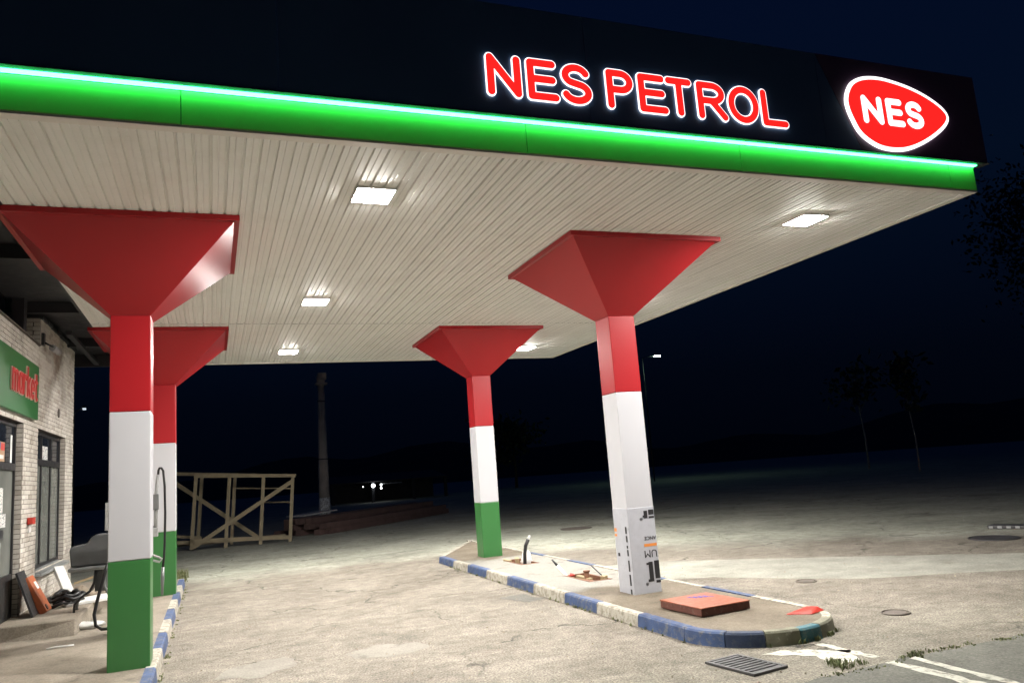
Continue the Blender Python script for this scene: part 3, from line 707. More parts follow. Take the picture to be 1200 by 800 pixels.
poster(13.70, 14.40, 1.76, 1.965, M_PAPER, 'lower white printed notice taped inside the shop door glass')
M_ALARM = paint('red_plastic', (0.50, 0.045, 0.03), 0.4, 0.1, 4)
al = thing('alarm_box', 'small red box fixed to the brick pier beside the door', 'box', (WX, 0, 0))
m = MB(); m.box(0.006, 0.09, 15.30, 15.52, 1.75, 1.86); m.obj('body', M_ALARM, al, bevel=0.008)
m = MB(); m.box(0.006, 0.03, 15.36, 15.50, 1.62, 1.745); m.obj('label_plate', M_PWHITE, al)
M_CAMW = paint('grey_camera_shell', (0.30, 0.30, 0.30), 0.4, 0.1, 5)
cc = thing('security_camera', 'small security camera on a bracket high on the brick wall', 'camera', (WX, 16.15, 4.93))
m = MB(); m.box(0.005, 0.05, -0.07, 0.07, 0.0, 0.22); m.obj('mount', M_FRAME, cc)
m = MB(); m.tube([(0.05, 0, 0.05), (0.14, 0.05, 0.0), (0.18, 0.1, -0.02)], 0.018); m.obj('arm', M_FRAME, cc)
m = MB(); m.tube([(0.16, 0.08, -0.03), (0.20, 0.48, -0.05)], [0.06, 0.06], 12); m.obj('body', M_CAMW, cc)
m = MB(); m.tube([(0.20, 0.485, -0.05), (0.2015, 0.50, -0.051)], [0.05, 0.05], 12); m.obj('lens', M_BLACK, cc)
vt = thing('wall_vent', 'small round stained vent in the brick wall near its far corner', 'vent', (WX, 17.95, 3.85))
m = MB(); m.tube([(0.002, 0, 0), (0.02, 0, 0)], [0.09, 0.09], 14); m.obj('cover', M_MORTAR, vt)

# ------------------------------------------------------------------ dispenser, equipment and rubbish by the shop
M_GREYP = paint('light_grey_enamel', (0.40, 0.41, 0.41), 0.4, 0.1, 3, dirt=((0.15, 0.14, 0.12), 0.55, 0.6))
M_CHAR = paint('charcoal_plastic', (0.075, 0.078, 0.08), 0.45, 0.2, 4)
M_RUBBER = paint('black_rubber', (0.012, 0.012, 0.013), 0.45, 0.2, 6)
M_TUBE = paint('grey_steel_tube', (0.20, 0.21, 0.21), 0.4, 0.15, 5, metal=0.3)
M_ORANGE = paint('orange_sheet_metal', (0.40, 0.105, 0.035), 0.45, 0.12, 4, dirt=((0.12, 0.05, 0.03), 0.56, 0.6))
M_WOOD = paint('raw_timber', (0.36, 0.28, 0.16), 0.8, 0.2, 6, bumpy=0.4)
M_FOAM = paint('white_foam', (0.72, 0.72, 0.70), 0.8, 0.05, 5, bumpy=0.2)
M_CLOTH = paint('dusty_beige_rubble', (0.36, 0.30, 0.23), 0.9, 0.2, 9, bumpy=0.5)
dp = thing('fuel_dispenser', 'grey fuel dispenser standing behind the large left column, hose and nozzle at its side', 'fuel pump', (0, 12.95, 0))
m = MB(); m.box(-1.36, -0.93, -0.02, 0.36, 0.13, 2.0); m.obj('body', M_GREYP, dp, bevel=0.02)
m = MB(); m.box(-1.47, -1.365, 0.02, 0.2, 1.62, 2.02); m.obj('display', M_GREYP, dp, bevel=0.01)
m = MB(); m.tube([(-0.80, 0.05, 1.50), (-0.79, 0.05, 2.10), (-0.765, 0.05, 2.38)], 0.026, 10); m.obj('hose_mast', M_GREYP, dp)
m = MB(); m.box(-0.835, -0.755, 0.0, 0.09, 1.86, 2.09); m.obj('clamp', M_TUBE, dp, bevel=0.008)
m = MB(); m.box(-0.925, -0.80, 0.03, 0.09, 1.95, 2.0); m.box(-0.925, -0.80, 0.03, 0.09, 1.58, 1.63); m.obj('bracket', M_TUBE, dp)
m = MB(); m.box(-0.84, -0.765, 0.0, 0.1, 1.47, 1.60); m.obj('clamp', M_GREYP, dp, bevel=0.01)
m = MB(); m.tube([(-0.765,0.05,2.37),(-0.76,0.05,2.44),(-0.745,0.05,2.475),(-0.72,0.05,2.475),(-0.695,0.05,2.43),(-0.675,0.05,2.2),(-0.668,0.05,1.8),(-0.675,0.05,1.4),(-0.685,0.05,1.15),(-0.70,0.05,1.02)], 0.017, 8); m.obj('hose', M_RUBBER, dp)
m = MB(); m.tube([(-0.70,0.05,1.02),(-0.705,0.05,0.86),(-0.71,0.05,0.62)], [0.022, 0.026, 0.015], 8); m.obj('nozzle', M_TUBE, dp)
m = MB(); m.tube([(-0.925,0.03,1.34),(-0.86,0.02,1.22),(-0.76,0.03,1.17),(-0.715,0.05,1.14),(-0.745,0.05,1.10),(-0.86,0.04,1.14)], 0.017, 8); m.obj('nozzle_holder', M_GREYP, dp)
eq = thing('equipment_housing', 'charcoal plastic machine housing on bent tube legs behind the large left column', 'machine', (-1.78, 14.55, 0.35))
m = MB()
pf = [(-0.33,0.72),(-0.355,0.96),(-0.33,1.01),(-0.15,1.03),(-0.09,1.06),(-0.05,1.13),(0.01,1.168),(0.30,1.178),(0.32,1.12),(0.32,0.70),(-0.32,0.70)]
n = len(pf); m.add([(x,-0.16,z) for x,z in pf]+[(x,0.22,z) for x,z in pf], [list(range(n)), list(range(n,2*n))[::-1]]+[(i,n+i,n+(i+1)%n,(i+1)%n) for i in range(n)])
m.obj('housing', M_CHAR, eq, bevel=0.03)
m = MB(); m.box(-0.36, 0.36, -0.22, 0.26, 0.625, 0.685); m.obj('tray', M_TUBE, eq, bevel=0.02)
for sx in (0, 1):
    m = MB(); yy = -0.12+0.3*sx
    m.tube([(0.02, yy, 0.62), (0.0, yy, 0.42), (-0.06, yy, 0.30), (-0.2, yy, 0.2), (-0.27, yy, 0.12), (-0.28, yy, 0.0)], 0.02, 8); m.obj('leg', M_RUBBER if sx == 0 else M_TUBE, eq)
    m = MB(); m.tube([(0.14, yy, 0.62), (0.15, yy, 0.35), (0.22, yy, 0.2), (0.34, yy, 0.12), (0.38, yy, 0.0)], 0.02, 8); m.obj('leg', M_TUBE, eq)
m = MB(); m.box(0.0, 0.16, -0.05, 0.1, 0.28, 0.62); m.obj('bracket', M_CHAR, eq, bevel=0.01)
m = MB(); m.tube([(-1.50,13.65,1.12),(-1.54,13.6,0.95),(-1.62,13.55,0.62),(-1.66,13.5,0.40),(-1.63,13.45,0.25),(-1.55,13.45,0.185),(-1.42,13.42,0.185),(-1.30,13.35,0.30)], 0.024, 10)
m.obj('hose', M_RUBBER, label='thick black hose hanging in a loop beside the large left column', cat='hose')
# leaning orange cabinet and black sheet
ob = thing('cabinet_cover', 'orange metal cabinet cover leaning on the brick pier by the door', 'cover', (-2.47, 14.78, 0.352), (0, R(-27), 0))
m = MB(); m.box(-0.11, 0.0, 0, 0.42, 0.03, 0.66); m.obj('shell', M_ORANGE, ob, bevel=0.012)
m = MB(); m.box(0.002, 0.006, 0.18, 0.33, 0.42, 0.55); m.obj('sticker', M_PWHITE, ob)
m = MB(); m.tube([(0.002, 0.12, 0.10), (0.012, 0.12, 0.10)], [0.05, 0.05], 14); m.obj('port', M_BLACK, ob)
m = MB(); m.box(-0.03, 0, 0, 0.5, 0.015, 0.74); m.obj('black_panel', M_BLACK, loc=(-2.60, 14.40, 0.352), rot=(0, R(-19), 0), label='black flat panel leaning between the orange cover and the wall', cat='panel')
m = MB(); P = []
for i in range(70):
    a = i*0.43; r_ = 0.20+0.07*math.sin(i*0.9)+0.03*math.sin(i*2.3)
    P.append((r_*math.cos(a)*0.8+0.05*math.sin(i*0.31), r_*math.sin(a)*1.25+0.06*math.cos(i*0.23), 0.03+0.20*i/70+0.03*math.sin(i*1.3)))
m.tube(P, 0.030, 7)
m.obj('rubber_coil', M_RUBBER, loc=(-2.32, 15.50, 0.35), label='tangled black rubber coil lying among the rubbish beside the orange cover', cat='coil')
m = MB(); m.bar((-2.45, 16.75, 0.36), (-2.745, 17.3, 0.86), 0.17, 0.10); m.obj('foam_plank', M_FOAM, bevel=0.01, label='white foam plank leaning against the wall under the window', cat='plank')
wf_ = thing('crate_frame', 'small broken wooden frame standing in the rubbish by the far shop corner', 'frame', (-2.05, 17.2, 0.35), (0, 0, R(12)))
for a, b in (((0.22,0,0.01),(0.20,0,0.50)), ((0.22,0.0,0.36),(-0.40,0.08,0.20)), ((0.2,0,0.53),(-0.02,0.05,0.55)), ((0.2,0.0,0.05),(0.25,0.5,0.05))):
    m = MB(); m.bar(a, b, 0.05, 0.035); m.obj('slat', M_WOOD, wf_)
m = MB(); m.hexa([(-0.42,-0.35,0.0),(0.35,-0.25,0.0),(0.40,0.30,0.0),(-0.38,0.32,0.0),(-0.42,-0.35,0.035),(0.35,-0.25,0.05),(0.40,0.30,0.065),(-0.38,0.32,0.04)])
m.obj('white_board', M_FOAM, loc=(-2.02, 15.75, 0.354), rot=(0,0,R(20)), bevel=0.006, label='white board lying flat on the step in front of the rubbish', cat='board')
for k, (x, y, r_, lb) in enumerate(((-2.25,16.6,0.15,'largest dusty beige lump in the rubbish heap beside the white foam plank'),(-2.05,16.35,0.10,'smaller beige lump just behind the flat white board'),(-2.5,16.2,0.12,'beige lump next to the tangled black coil, against the wall'))):
    stone(0, 0, r_*0.6, r_, r_*1.2, r_*0.7, 20+k, 9, 0.35).obj('rubble_lump', M_CLOTH, loc=(x, y, 0.35), label=lb, cat='rubble', group='beige lumps in the rubbish heap')
m = stone(0, 0, 0.035, 0.20, 0.16, 0.055, 9, 12, 0.4); m.obj('paper_bag', M_PWHITE, loc=(-1.82, 14.05, KERB-0.005), label='crumpled white paper bag on the pavement by the hanging hose', cat='bag')
m = MB(); m.tube([(-0.16,0,0.01),(-0.05,0.06,0.012),(0.08,0.02,0.012),(0.16,0.05,0.01)], 0.012, 6); m.obj('rope_piece', M_PWHITE, loc=(-1.95, 12.55, KERB-0.01), label='short white rope scrap on the pavement in front of the step', cat='rope')

# ------------------------------------------------------------------ island: pits, cables, lid
M_RUST = paint('rusty_steel', (0.19, 0.085, 0.045), 0.75, 0.35, 9, bumpy=0.5)
M_LID = paint('red_brown_lid_paint', (0.29, 0.085, 0.042), 0.5, 0.12, 3, dirt=((0.22, 0.12, 0.085), 0.55, 0.6), bumpy=0.2)
M_LIDSIDE = paint('dark_lid_edge', (0.13, 0.045, 0.032), 0.6, 0.3, 5, dirt=((0.20, 0.16, 0.13), 0.54, 0.7), bumpy=0.3)
M_BLUEP = paint('blue_marker', (0.12, 0.10, 0.45), 0.6, 0.1, 5)
for (hx0, hx1, hy0, hy1), lb in zip(HOLES, ('rusty frame of the open pit nearer the green footed column', 'rusty frame of the open pit nearer the film wrapped column')):
    pf_ = thing('pit_frame', lb, 'frame', (0, 0, KERB), group='open cable pits in the island')
    for nm, a in (('edge', (hx0,hx0+0.04,hy0,hy1)), ('edge', (hx1-0.04,hx1,hy0,hy1)), ('edge', (hx0+0.042,hx1-0.042,hy0,hy0+0.04)), ('edge', (hx0+0.042,hx1-0.042,hy1-0.04,hy1))):
        m = MB(); m.box(*a, -0.09, -0.006); m.obj(nm, M_RUST, pf_)
    m = MB(); m.box(hx0-0.03+0.05, hx0+0.22, hy0+0.15, hy0+0.55, -0.10, -0.04); m.obj('plate', M_RUST, pf_)
def cable(pts, r, mt, label, tip=None):
    t = thing('cable', label, 'cable'); m = MB(); m.tube(pts, r, 10); m.obj('sheath', mt, t)
    if tip:
        a, b = Vector(pts[-1]), Vector(pts[-1])+(Vector(pts[-1])-Vector(pts[-2])).normalized()*tip[0]
        m = MB(); m.tube([a, b], [r*0.9, r*0.5], 8); m.obj('tip', tip[1], t)
cable([(6.0,15.45,-0.2),(6.0,15.45,0.10),(6.01,15.44,0.32),(6.04,15.43,0.48),(6.10,15.42,0.60)], 0.038, M_RUBBER, 'thick black cable stub curving up out of the farther pit', (0.09, M_FOAM))
m = stone(0, 0, 0.10, 0.11, 0.12, 0.19, 31, 14, 0.3); m.obj('plastic_bag', M_PWHITE, loc=(6.10, 15.62, 0.04), label='white plastic bag tied round pipes beside the black cable stub', cat='bag')
for k, (x, y, sx, sy, sz, rz, lb) in enumerate(((5.84,16.05,0.07,0.20,0.07,20,'wood block at the left corner of the farther pit'), (5.95,15.75,0.08,0.16,0.12,-15,'light wood block standing in the middle of the farther pit'),
        (5.98,12.62,0.08,0.34,0.04,15,'wood board lying across the nearer pit'), (6.12,12.15,0.10,0.08,0.09,30,'wood block at the right corner of the nearer pit'))):
    m = MB(); m.box(-sx/2, sx/2, -sy/2, sy/2, 0, sz); m.obj('wood_block', M_WOOD, loc=(x, y, 0.10), rot=(R(6), R(-4), R(rz)), label=lb, cat='wood block', group='wood scraps in the cable pits')
cable([(5.86,12.95,0.05),(5.80,13.05,0.18),(5.74,13.18,0.30)], 0.028, M_FOAM, 'white cable end with black tip leaning out of the nearer pit', (0.16, M_RUBBER))
m = stone(0, 0, 0.025, 0.055, 0.05, 0.032, 35, 10, 0.4); m.obj('red_plug', M_ALARM, loc=(5.86, 12.86, KERB-0.02), label='small red plug lying at the edge of the nearer pit', cat='plug')
cable([(6.22,12.25,0.10),(6.20,12.5,0.20),(6.18,12.72,0.30)], 0.012, M_RUBBER, 'thin black rod sticking up at the back of the nearer pit')
m = MB(); m.tube([(6.0,12.55,0.05),(6.0,12.55,0.22)], 0.045, 10); m.tube([(6.0,12.55,0.222),(6.0,12.55,0.25)], 0.06, 10); m.obj('pipe_stub', M_RUST, label='rusty pipe stub rising in the middle of the nearer pit', cat='pipe')
lid = thing('steel_lid', 'red brown square steel lid with blue scribble lying on the island', 'lid', (5.81, 8.79, KERB), (0, 0, R(3)))
m = MB(); m.box(-0.37, 0.37, -0.43, 0.43, 0.0, 0.085); m.obj('side', M_LIDSIDE, lid, bevel=0.008)
m = MB(); m.box(-0.375, 0.375, -0.435, 0.435, 0.087, 0.101); m.obj('top', M_LID, lid, bevel=0.005)
m = MB()
for a, b in (((-0.05,0.28),(0.20,0.16)), ((0.0,0.30),(0.02,0.16)), ((0.05,0.29),(0.08,0.14)), ((0.11,0.27),(0.14,0.13)), ((0.02,0.22),(0.24,0.10)), ((0.18,0.25),(0.19,0.11))):
    m.bar((a[0],a[1],0.1025), (b[0],b[1],0.1025), 0.016, 0.002)
m.obj('scribble', M_BLUEP, lid)
m = MB(); m.hexa([(-0.14,-0.10,0),(0.13,-0.12,0),(0.10,0.12,0),(-0.30,0.16,0),(-0.05,-0.05,0.035),(0.08,-0.06,0.05),(0.06,0.07,0.045),(-0.2,0.13,0.012)])
m.obj('red_wedge', M_ALARM, loc=(6.60, 7.78, KERB-0.004), rot=(0,0,R(20)), bevel=0.008, label='small bright red plastic wedge on the rounded tip of the island', cat='wedge')

# drain grate and covers
M_IRON = paint('cast_iron', (0.10, 0.097, 0.10), 0.5, 0.25, 8, metal=0.5, bumpy=0.3)
M_HOLE_SHADE = paint('drain_shade', (0.004, 0.004, 0.004), 0.9, 0.1, 3)
gr = thing('drain_grate', 'iron slotted drain grate in the asphalt in front of the island tip', 'drain', (4.86, 6.75, 0.0), (0, 0, R(8)))
gr.scale = (0.86, 0.90, 1)
m = MB(); m.box(-0.25, 0.25, -0.36, 0.36, 0.003, 0.006); m.obj('pit', M_HOLE_SHADE, gr)  # flat black plate: shade inside the drain put in as colour
m = MB(); m.box(-0.26,0.26,-0.37,-0.33,0.001,0.026); m.box(-0.26,0.26,0.33,0.37,0.001,0.026); m.box(-0.26,-0.22,-0.329,0.329,0.001,0.026); m.box(0.22,0.26,-0.329,0.329,0.001,0.026); m.obj('frame', M_IRON, gr, bevel=0.004)
for k in range(9):
    y = -0.30+0.6*k/8; m = MB(); m.box(-0.219, 0.219, y-0.022, y+0.022, 0.008, 0.022); m.obj('bar', M_IRON, gr, bevel=0.003)
M_COVER = paint('rusted_cover', (0.13, 0.11, 0.092), 0.7, 0.3, 8, bumpy=0.4)
def cover(x, y, r_, lb, mt=None):
    t = thing('manhole_cover', lb, 'manhole cover', (x, y, 0), group='iron covers in the asphalt')
    m = MB(); m.tube([(0,0,0.001),(0,0,0.012)], [r_, r_], 28); m.obj('disc', mt or M_IRON, t)
    pts = [(math.cos(2*PI*k/28)*(r_+0.03), math.sin(2*PI*k/28)*(r_+0.03), 0.008) for k in range(29)]
    m = MB(); m.tube(pts, 0.009, 6, cap=False); m.obj('ring', mt or M_IRON, t)
cover(14.45, 11.45, 0.42, 'dark round manhole cover at the right edge beyond the pale strip')
cover(10.95, 23.4, 0.48, 'dark manhole cover in the yard between the two island columns', M_COVER)
cover(7.73, 7.60, 0.13, 'small iron valve cover in the asphalt right of the island tip', M_COVER)
cover(8.61, 10.15, 0.12, 'small iron valve cover just before the pale concrete strip', M_COVER)

sb = thing('studded_slab', 'low dark slab with a row of pale studs at the right edge of the yard', 'slab', (16.25, 12.0, 0), (0, 0, R(-68)))
m = MB(); m.box(-0.75, 0.75, -0.2, 0.2, 0.002, 0.075); m.obj('slab', M_IRON, sb, bevel=0.012)
for k in range(9):
    m = MB(); m.box(-0.68+k*0.17-0.04, -0.68+k*0.17+0.04, -0.214, -0.2015, 0.015, 0.06); m.obj('stud', M_GREYP, sb)

# ------------------------------------------------------------------ weeds
M_GRASS = paint('weed_green', (0.15, 0.165, 0.07), 0.7, 0.35, 9)
gw = MB()
def tuft(x, y, z, n, h, spread):
    for _ in range(n):
        a = rng.rand()*2*PI; rr = spread*rng.rand(); bx, by = x+rr*math.cos(a), y+rr*math.sin(a)
        hh = h*(0.4+0.6*rng.rand()); b = rng.rand()*2*PI; l = hh*(0.3+0.5*rng.rand()); w = 0.004+0.006*rng.rand()
        c, s_ = math.cos(b), math.sin(b)
        gw.add([(bx-s_*w,by+c*w,z),(bx+s_*w,by-c*w,z),(bx+c*l*0.5+s_*w*0.8,by+s_*l*0.5-c*w*0.8,z+hh*0.7),(bx+c*l*0.5-s_*w*0.8,by+s_*l*0.5+c*w*0.8,z+hh*0.7),(bx+c*l,by+s_*l,z+hh)], [(0,1,2,3),(3,2,4)])
for k in range(90):
    u = rng.rand(); x = 5.05+u*4.3; tuft(x, 6.0+0.05*math.sin(x*3)+(rng.rand()-0.5)*0.08, 0.005, 5, 0.024, 0.05)
for k in range(12): tuft(5.45+rng.rand()*0.35, 6.12+rng.rand()*0.22, 0.004, 16, 0.055, 0.08)
for k in range(10): tuft(6.15+rng.rand()*0.5, 6.02+rng.rand()*0.12, 0.004, 10, 0.035, 0.07)
for k in range(46): tuft(4.95-rng.rand()*0.03, 7.9+rng.rand()*10, 0.0, 5, 0.045, 0.03)
for k in range(12):
    q = ellipse(5.91, 8.0, 0.95, 0.90, 235+rng.rand()*90); tuft(q[0], q[1], 0.0, 8, 0.06, 0.03)
for k in range(50): tuft(-0.59+rng.rand()*0.04, 9.5+rng.rand()*10.5, 0.0, 5, 0.028, 0.03)
for k in range(160): tuft(-2.6+rng.rand()*1.9, 20.1+rng.rand()*1.6, 0.0, 16, 0.28, 0.16)
for k in range(40): tuft(-1.9+rng.rand()*0.12, 17.5+rng.rand()*2.2, KERB-0.015, 8, 0.16, 0.06)
gw.obj('weeds', M_GRASS, kind='stuff')
# loose grit and small stones on the asphalt
gs = MB()
for k in range(900):
    x, y = rng.rand()*13-0.5, 6.2+rng.rand()**1.5*14; r_ = 0.006+0.013*rng.rand()**2
    if 4.9 < x < 6.95 and 7.0 < y < 20.3: continue
    a = rng.rand()*6.28; P = [(x+r_*math.cos(a+2.1*i)*(0.7+0.6*rng.rand()), y+r_*math.sin(a+2.1*i)*(0.7+0.6*rng.rand()), 0.002) for i in range(3)]
    gs.add(P+[(x, y, r_*1.1)], [(0,1,3),(1,2,3),(2,0,3)])
gs.obj('gravel', M_CLOTH, kind='stuff')

# ------------------------------------------------------------------ yard behind: timber frame, beams, pole, lamps, shed, trees
M_TIMBER = paint('pale_weathered_timber', (0.27, 0.225, 0.145), 0.8, 0.2, 4, bumpy=0.3)
M_BEAM = paint('dark_red_beam', (0.10, 0.062, 0.056), 0.7, 0.3, 3, bumpy=0.3)
tf = thing('timber_frame', 'open pale timber crate frame with crossing diagonals standing in the yard', 'timber frame', (-0.78, 31.0, 0.05), (0, R(3.8), R(-3)))
LW, HH, DD = 3.5, 2.66, 1.5
def tb(a, b, w=0.12, h=0.09, nm='rail'):
    m = MB(); m.bar(a, b, w, h, upv=(0,1,0)); m.obj(nm, M_TIMBER, tf)
for x in (0.05, 1.20, 2.40, LW-0.05): tb((x, 0, 0), (x, 0, HH-0.12), nm='post')
tb((-0.02, -0.01, HH-0.06), (LW+0.06, -0.01, HH-0.06)); tb((0.0, 0.0, 0.30), (LW-0.1, 0.0, 0.34), 0.14)
tb((0.10, -0.10, 0.08), (LW-0.04, -0.10, HH-0.25), 0.14, 0.07, 'diagonal')
for x in (0.15, 1.35, 2.40): tb((x, DD, 0), (x, DD, HH-0.02), nm='post')
tb((-1.3, DD-0.1, HH+0.06), (LW, DD-0.1, HH-0.05)); tb((-0.9, DD-0.1, 2.45), (2.3, DD-0.1, 0.28), 0.15, 0.07, 'diagonal')
tb((2.2, DD, 1.60), (LW-0.1, 0.05, 1.62), 0.05, 0.05); tb((1.3, DD+0.05, 2.15), (LW, DD+0.05, 2.12), 0.05, 0.05)
tb((-0.6, DD*0.5, 0.12), (LW-0.2, DD*0.5, 0.36), 0.12, 0.1); tb((-0.75, 0.4, 0.22), (0.4, 0.3, 0.26), 0.12, 0.1); tb((-0.7, 1.2, 0.42), (0.3, 1.0, 0.35), 0.1, 0.1)
sheetm = MB(); sheetm.box(-1.1, 1.1, -0.5, 0.5, 0, 0.06)
sheetm.obj('pale_sheet', M_GREYP, loc=(4.15, 36.4, 0.72), rot=(0, R(-2), R(42)), label='pale sheet lying on the left end of the dark beam stack', cat='sheet')
bm_ = MB(); bm_.box(-5.2, 5.2, -0.13, 0.13, 0, 0.22); bme = bm_.mesh('steel_beam', M_BEAM)
k = 0
for lay, cnt in ((0, 6), (1, 5), (2, 3)):
    for i in range(cnt):
        off = (i-(cnt-1)/2)*0.42+(rng.rand()-0.5)*0.1; al_ = R(46)+(rng.rand()-0.5)*0.03
        o = link('steel_beam', bme, None, (6.9-math.sin(al_)*off+(rng.rand()-0.5)*0.8, 37.3+math.cos(al_)*off+(rng.rand()-0.5)*0.6, 0.005+0.225*lay), (0, 0, al_),
             label='dark red beam in the long low stack beyond the timber frame', cat='beam', group='dark beams stacked in the yard')
M_POLE = paint('grey_concrete_pole', (0.42, 0.385, 0.36), 0.85, 0.2, 2, dirt=((0.55, 0.53, 0.52), 0.6, 0.6), bumpy=0.3)
M_PALE = paint('flaking_white_paint', (0.70, 0.72, 0.72), 0.8, 0.25, 5, dirt=((0.14, 0.13, 0.12), 0.48, 0.9))
pl = thing('concrete_pole', 'tall tapering concrete pole with boxy head and whitewashed foot in the yard', 'pole', (5.70, 44.2, 0))
m = MB(); m.tube([(0,0,1.25),(0,0,3.3),(0,0,7.45)], [0.30,0.27,0.19], 8); m.obj('shaft', M_POLE, pl)
m = MB(); m.tube([(0,0,0.0),(0,0,1.248)], [0.33,0.31], 8); m.obj('foot', M_PALE, pl)
m = MB(); m.tube([(0,0,3.3),(0,0,3.36)], [0.29,0.29], 8); m.tube([(0,0,6.5),(0,0,6.56)], [0.23,0.23], 8); m.obj('band', M_DARKSTEEL, pl)
m = MB(); m.box(-0.16,0.30,-0.25,0.25,7.72,8.12); m.obj('head', M_POLE, pl, bevel=0.02)
m = MB(); m.box(-0.30,0.34,-0.3,0.3,7.45,7.55); m.box(-0.22,-0.18,-0.2,0.2,7.552,7.95); m.box(-0.15,0.2,-0.2,0.2,7.552,7.718); m.obj('bracket', M_POLE, pl)
M_SLAMP = glow('greenish_street_lamp', (0.62, 1.0, 0.74), 90.0); M_SLAMP2 = glow('cold_street_lamp', (0.8, 0.9, 1.0), 0.6); M_WLAMP = glow('white_yard_lamp', (0.92, 0.97, 1.0), 6.0)
def street_lamp(x, y, h, reach, mt, lb, sz=0.3):
    t = thing('street_lamp', lb, 'street lamp', (x, y, 0)); s_ = 1 if reach > 0 else -1
    m = MB(); m.tube([(0,0,0),(0,0,h-0.5)], [0.06,0.04], 8); m.obj('post', M_DARKSTEEL, t)
    m = MB(); m.tube([(0,0,h-0.5),(0.02*s_,0,h-0.25),(reach*0.4,0,h-0.1),(reach*0.85,0,h)], 0.035, 6); m.obj('arm', M_DARKSTEEL, t)
    m = MB(); m.box(reach-sz, reach+sz, -0.14, 0.14, h-0.02, h+0.09); m.obj('head', M_DARKSTEEL, t)
    m = MB(); m.hexa([(reach-sz*0.85,-0.12,h-0.10),(reach+sz*0.85,-0.12,h-0.10),(reach+sz*0.85,0.12,h-0.10),(reach-sz*0.85,0.12,h-0.10),(reach-sz*0.95,-0.13,h-0.021),(reach+sz*0.95,-0.13,h-0.021),(reach+sz*0.95,0.13,h-0.021),(reach-sz*0.95,0.13,h-0.021)]); m.obj('lamp', mt, t)
street_lamp(36.0, 60, 11.1, 1.6, M_SLAMP, 'distant street lamp with greenish light, seen right of the film wrapped column', 0.30)
street_lamp(-6.2, 42.6, 6.5, 0.42, M_SLAMP2, 'tiny distant street lamp seen between the shop and the large left column', 0.07)
sh = thing('shed', 'low dark open shed far behind, a lamp glowing under its eave', 'shed', (0, 70, 0))
m = MB(); m.hexa([(9.5,0,1.75),(20.2,0,1.75),(20.2,5,2.4),(9.5,5,2.4),(9.5,0,1.85),(20.2,0,1.85),(20.2,5,2.5),(9.5,5,2.5)]); m.obj('roof', M_DARKROOF, sh)
m = MB(); m.box(9.6, 20, 4.6, 4.8, 0, 2.3); m.obj('wall', M_DARKROOF, sh)
for x in (9.8, 13.3, 17.0, 20.0):
    m = MB(); m.box(x-0.13, x+0.13, 0.05, 0.3, 0, 1.74); m.obj('post', M_DARKSTEEL, sh)
m = MB(); m.box(13.9, 15.9, -0.05, -0.01, 1.52, 1.60); m.obj('eave_rail', M_GREYP, sh)
def bulb(x, z, r_, lb, y=69.85):
    t = thing('yard_lamp', lb, 'lamp', (x, y, z)); stone(0,0,0,r_,r_,r_,1,12,0.0).obj('bulb', M_WLAMP, t)
    m = MB(); m.box(-r_*0.5, r_*0.5, r_*0.9, 0.14, -r_*0.5, r_*0.5); m.obj('mount', M_DARKSTEEL, t)
bulb(13.28, 1.45, 0.17, 'bright white lamp glowing low in the dark beyond the concrete pole')
bulb(13.98, 1.47, 0.09, 'upper small lamp just right of the bright white lamp'); bulb(13.98, 1.18, 0.08, 'lower small lamp just right of the bright white lamp'); bulb(12.37, 1.42, 0.05, 'faint tiny lamp left of the bright white lamp')
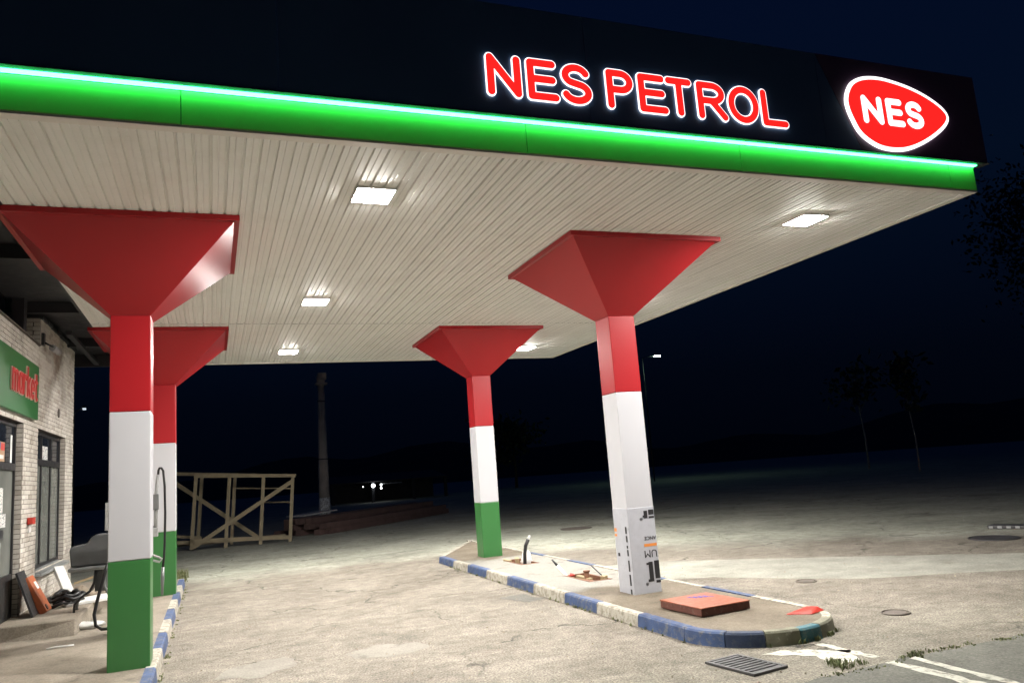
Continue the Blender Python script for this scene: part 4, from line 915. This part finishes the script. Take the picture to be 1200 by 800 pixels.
# trees
M_LEAF, t_, b_ = nodes('dark_leaves'); ge = N(t_, 'ShaderNodeNewGeometry')
t_.links.new(ramp(t_, ge.outputs['Random Per Island'], [(0, (0.018, 0.030, 0.012)), (0.5, (0.030, 0.045, 0.018)), (1, (0.055, 0.07, 0.03))]), b_.inputs['Base Color']); b_.inputs['Roughness'].default_value = 0.7
M_BARK = paint('dark_bark', (0.07, 0.055, 0.04), 0.9, 0.3, 5, bumpy=0.4); M_BIRCH = paint('pale_bark', (0.38, 0.36, 0.32), 0.8, 0.3, 3, dirt=((0.05, 0.05, 0.05), 0.55, 0.9))
def tree(x, y, h, w, lb, bark=M_BARK, seed=0, base=0.25, nl=1700, tr=0.18):
    rr = np.random.RandomState(100+seed); t = thing('tree', lb, 'tree', (x, y, 0), group='trees round the dark yard')
    m = MB(); m.tube([(0,0,-0.1),(0.05,0,h*0.3),(-0.05,0.1,h*0.6),(0,0,h*0.85)], [tr,tr*0.75,tr*0.45,tr*0.12], 8)
    cl = []
    for k in range(11):
        a = rr.rand()*2*PI; z0 = h*(base+0.05+0.5*rr.rand()); z1 = min(h*0.93, z0+h*0.22*rr.rand()+0.06*h); r1 = w*(0.35+0.55*rr.rand())*(1.0-0.5*max(0, z1/h-0.5))
        m.tube([(0,0,z0),(r1*0.5*math.cos(a),r1*0.5*math.sin(a),(z0+z1)/2+0.1),(r1*math.cos(a),r1*math.sin(a),z1)], [tr*0.35,tr*0.2,tr*0.06], 5); cl.append((r1*math.cos(a), r1*math.sin(a), z1))
    cl += [(w*0.3*(rr.rand()-0.5), w*0.3*(rr.rand()-0.5), h*(0.6+0.35*rr.rand())) for _ in range(5)]
    m.obj('trunk', bark, t)
    c = MB()
    for k in range(nl):
        q = cl[rr.randint(len(cl))]; d = rr.normal(size=3)*np.array([w*0.20, w*0.20, h*0.065]); p = np.array(q)+d
        s_ = 0.16+0.20*rr.rand(); u = rr.normal(size=3); u /= np.linalg.norm(u); v = np.cross(u, rr.normal(size=3)); v /= np.linalg.norm(v)
        c.add([p-u*s_, p-v*s_*0.5, p+u*s_, p+v*s_*0.5], [(0,1,2,3)])
    c.obj('crown', M_LEAF, t)
tree(71, 46, 26, 8.5, 'tall dark tree whose crown rises highest at the right edge', seed=1, nl=4200, tr=0.4)
tree(46.5, 46.2, 8, 2.2, 'slim tree with pale trunk, left one of the pale pair at right', M_BIRCH, 3, 0.45, 260, 0.08)
tree(41.2, 36.9, 7, 2.0, 'slim tree with pale trunk, right one of the pale pair at right', M_BIRCH, 4, 0.45, 260, 0.06)
tree(30, 78, 7, 5.0, 'bushy dark tree far behind the right island column', seed=5)
# wooded hills closing the view
M_HILL = paint('night_hillside', (0.022, 0.028, 0.016), 0.9, 0.5, 0.08)
hl = MB(); n = 90; vs = []
for i in range(n+1):
    a = R(-40+130*i/n); hh = 9+3*math.sin(i*0.21)+1.6*math.sin(i*0.83+1)+5*max(0, (i-58)/32.0)
    for rad_, f_ in ((170, -0.5), (200, 0.35*hh), (240, 0.85*hh), (300, hh)): vs.append((rad_*math.sin(a), rad_*math.cos(a), f_+(rng.rand()-0.5)*0.8*(f_ > 0)))
hl.add(vs, [(i*4+j, (i+1)*4+j, (i+1)*4+j+1, i*4+j+1) for i in range(n) for j in range(3)], 0, True)
hl.obj('hills', M_HILL, kind='structure')
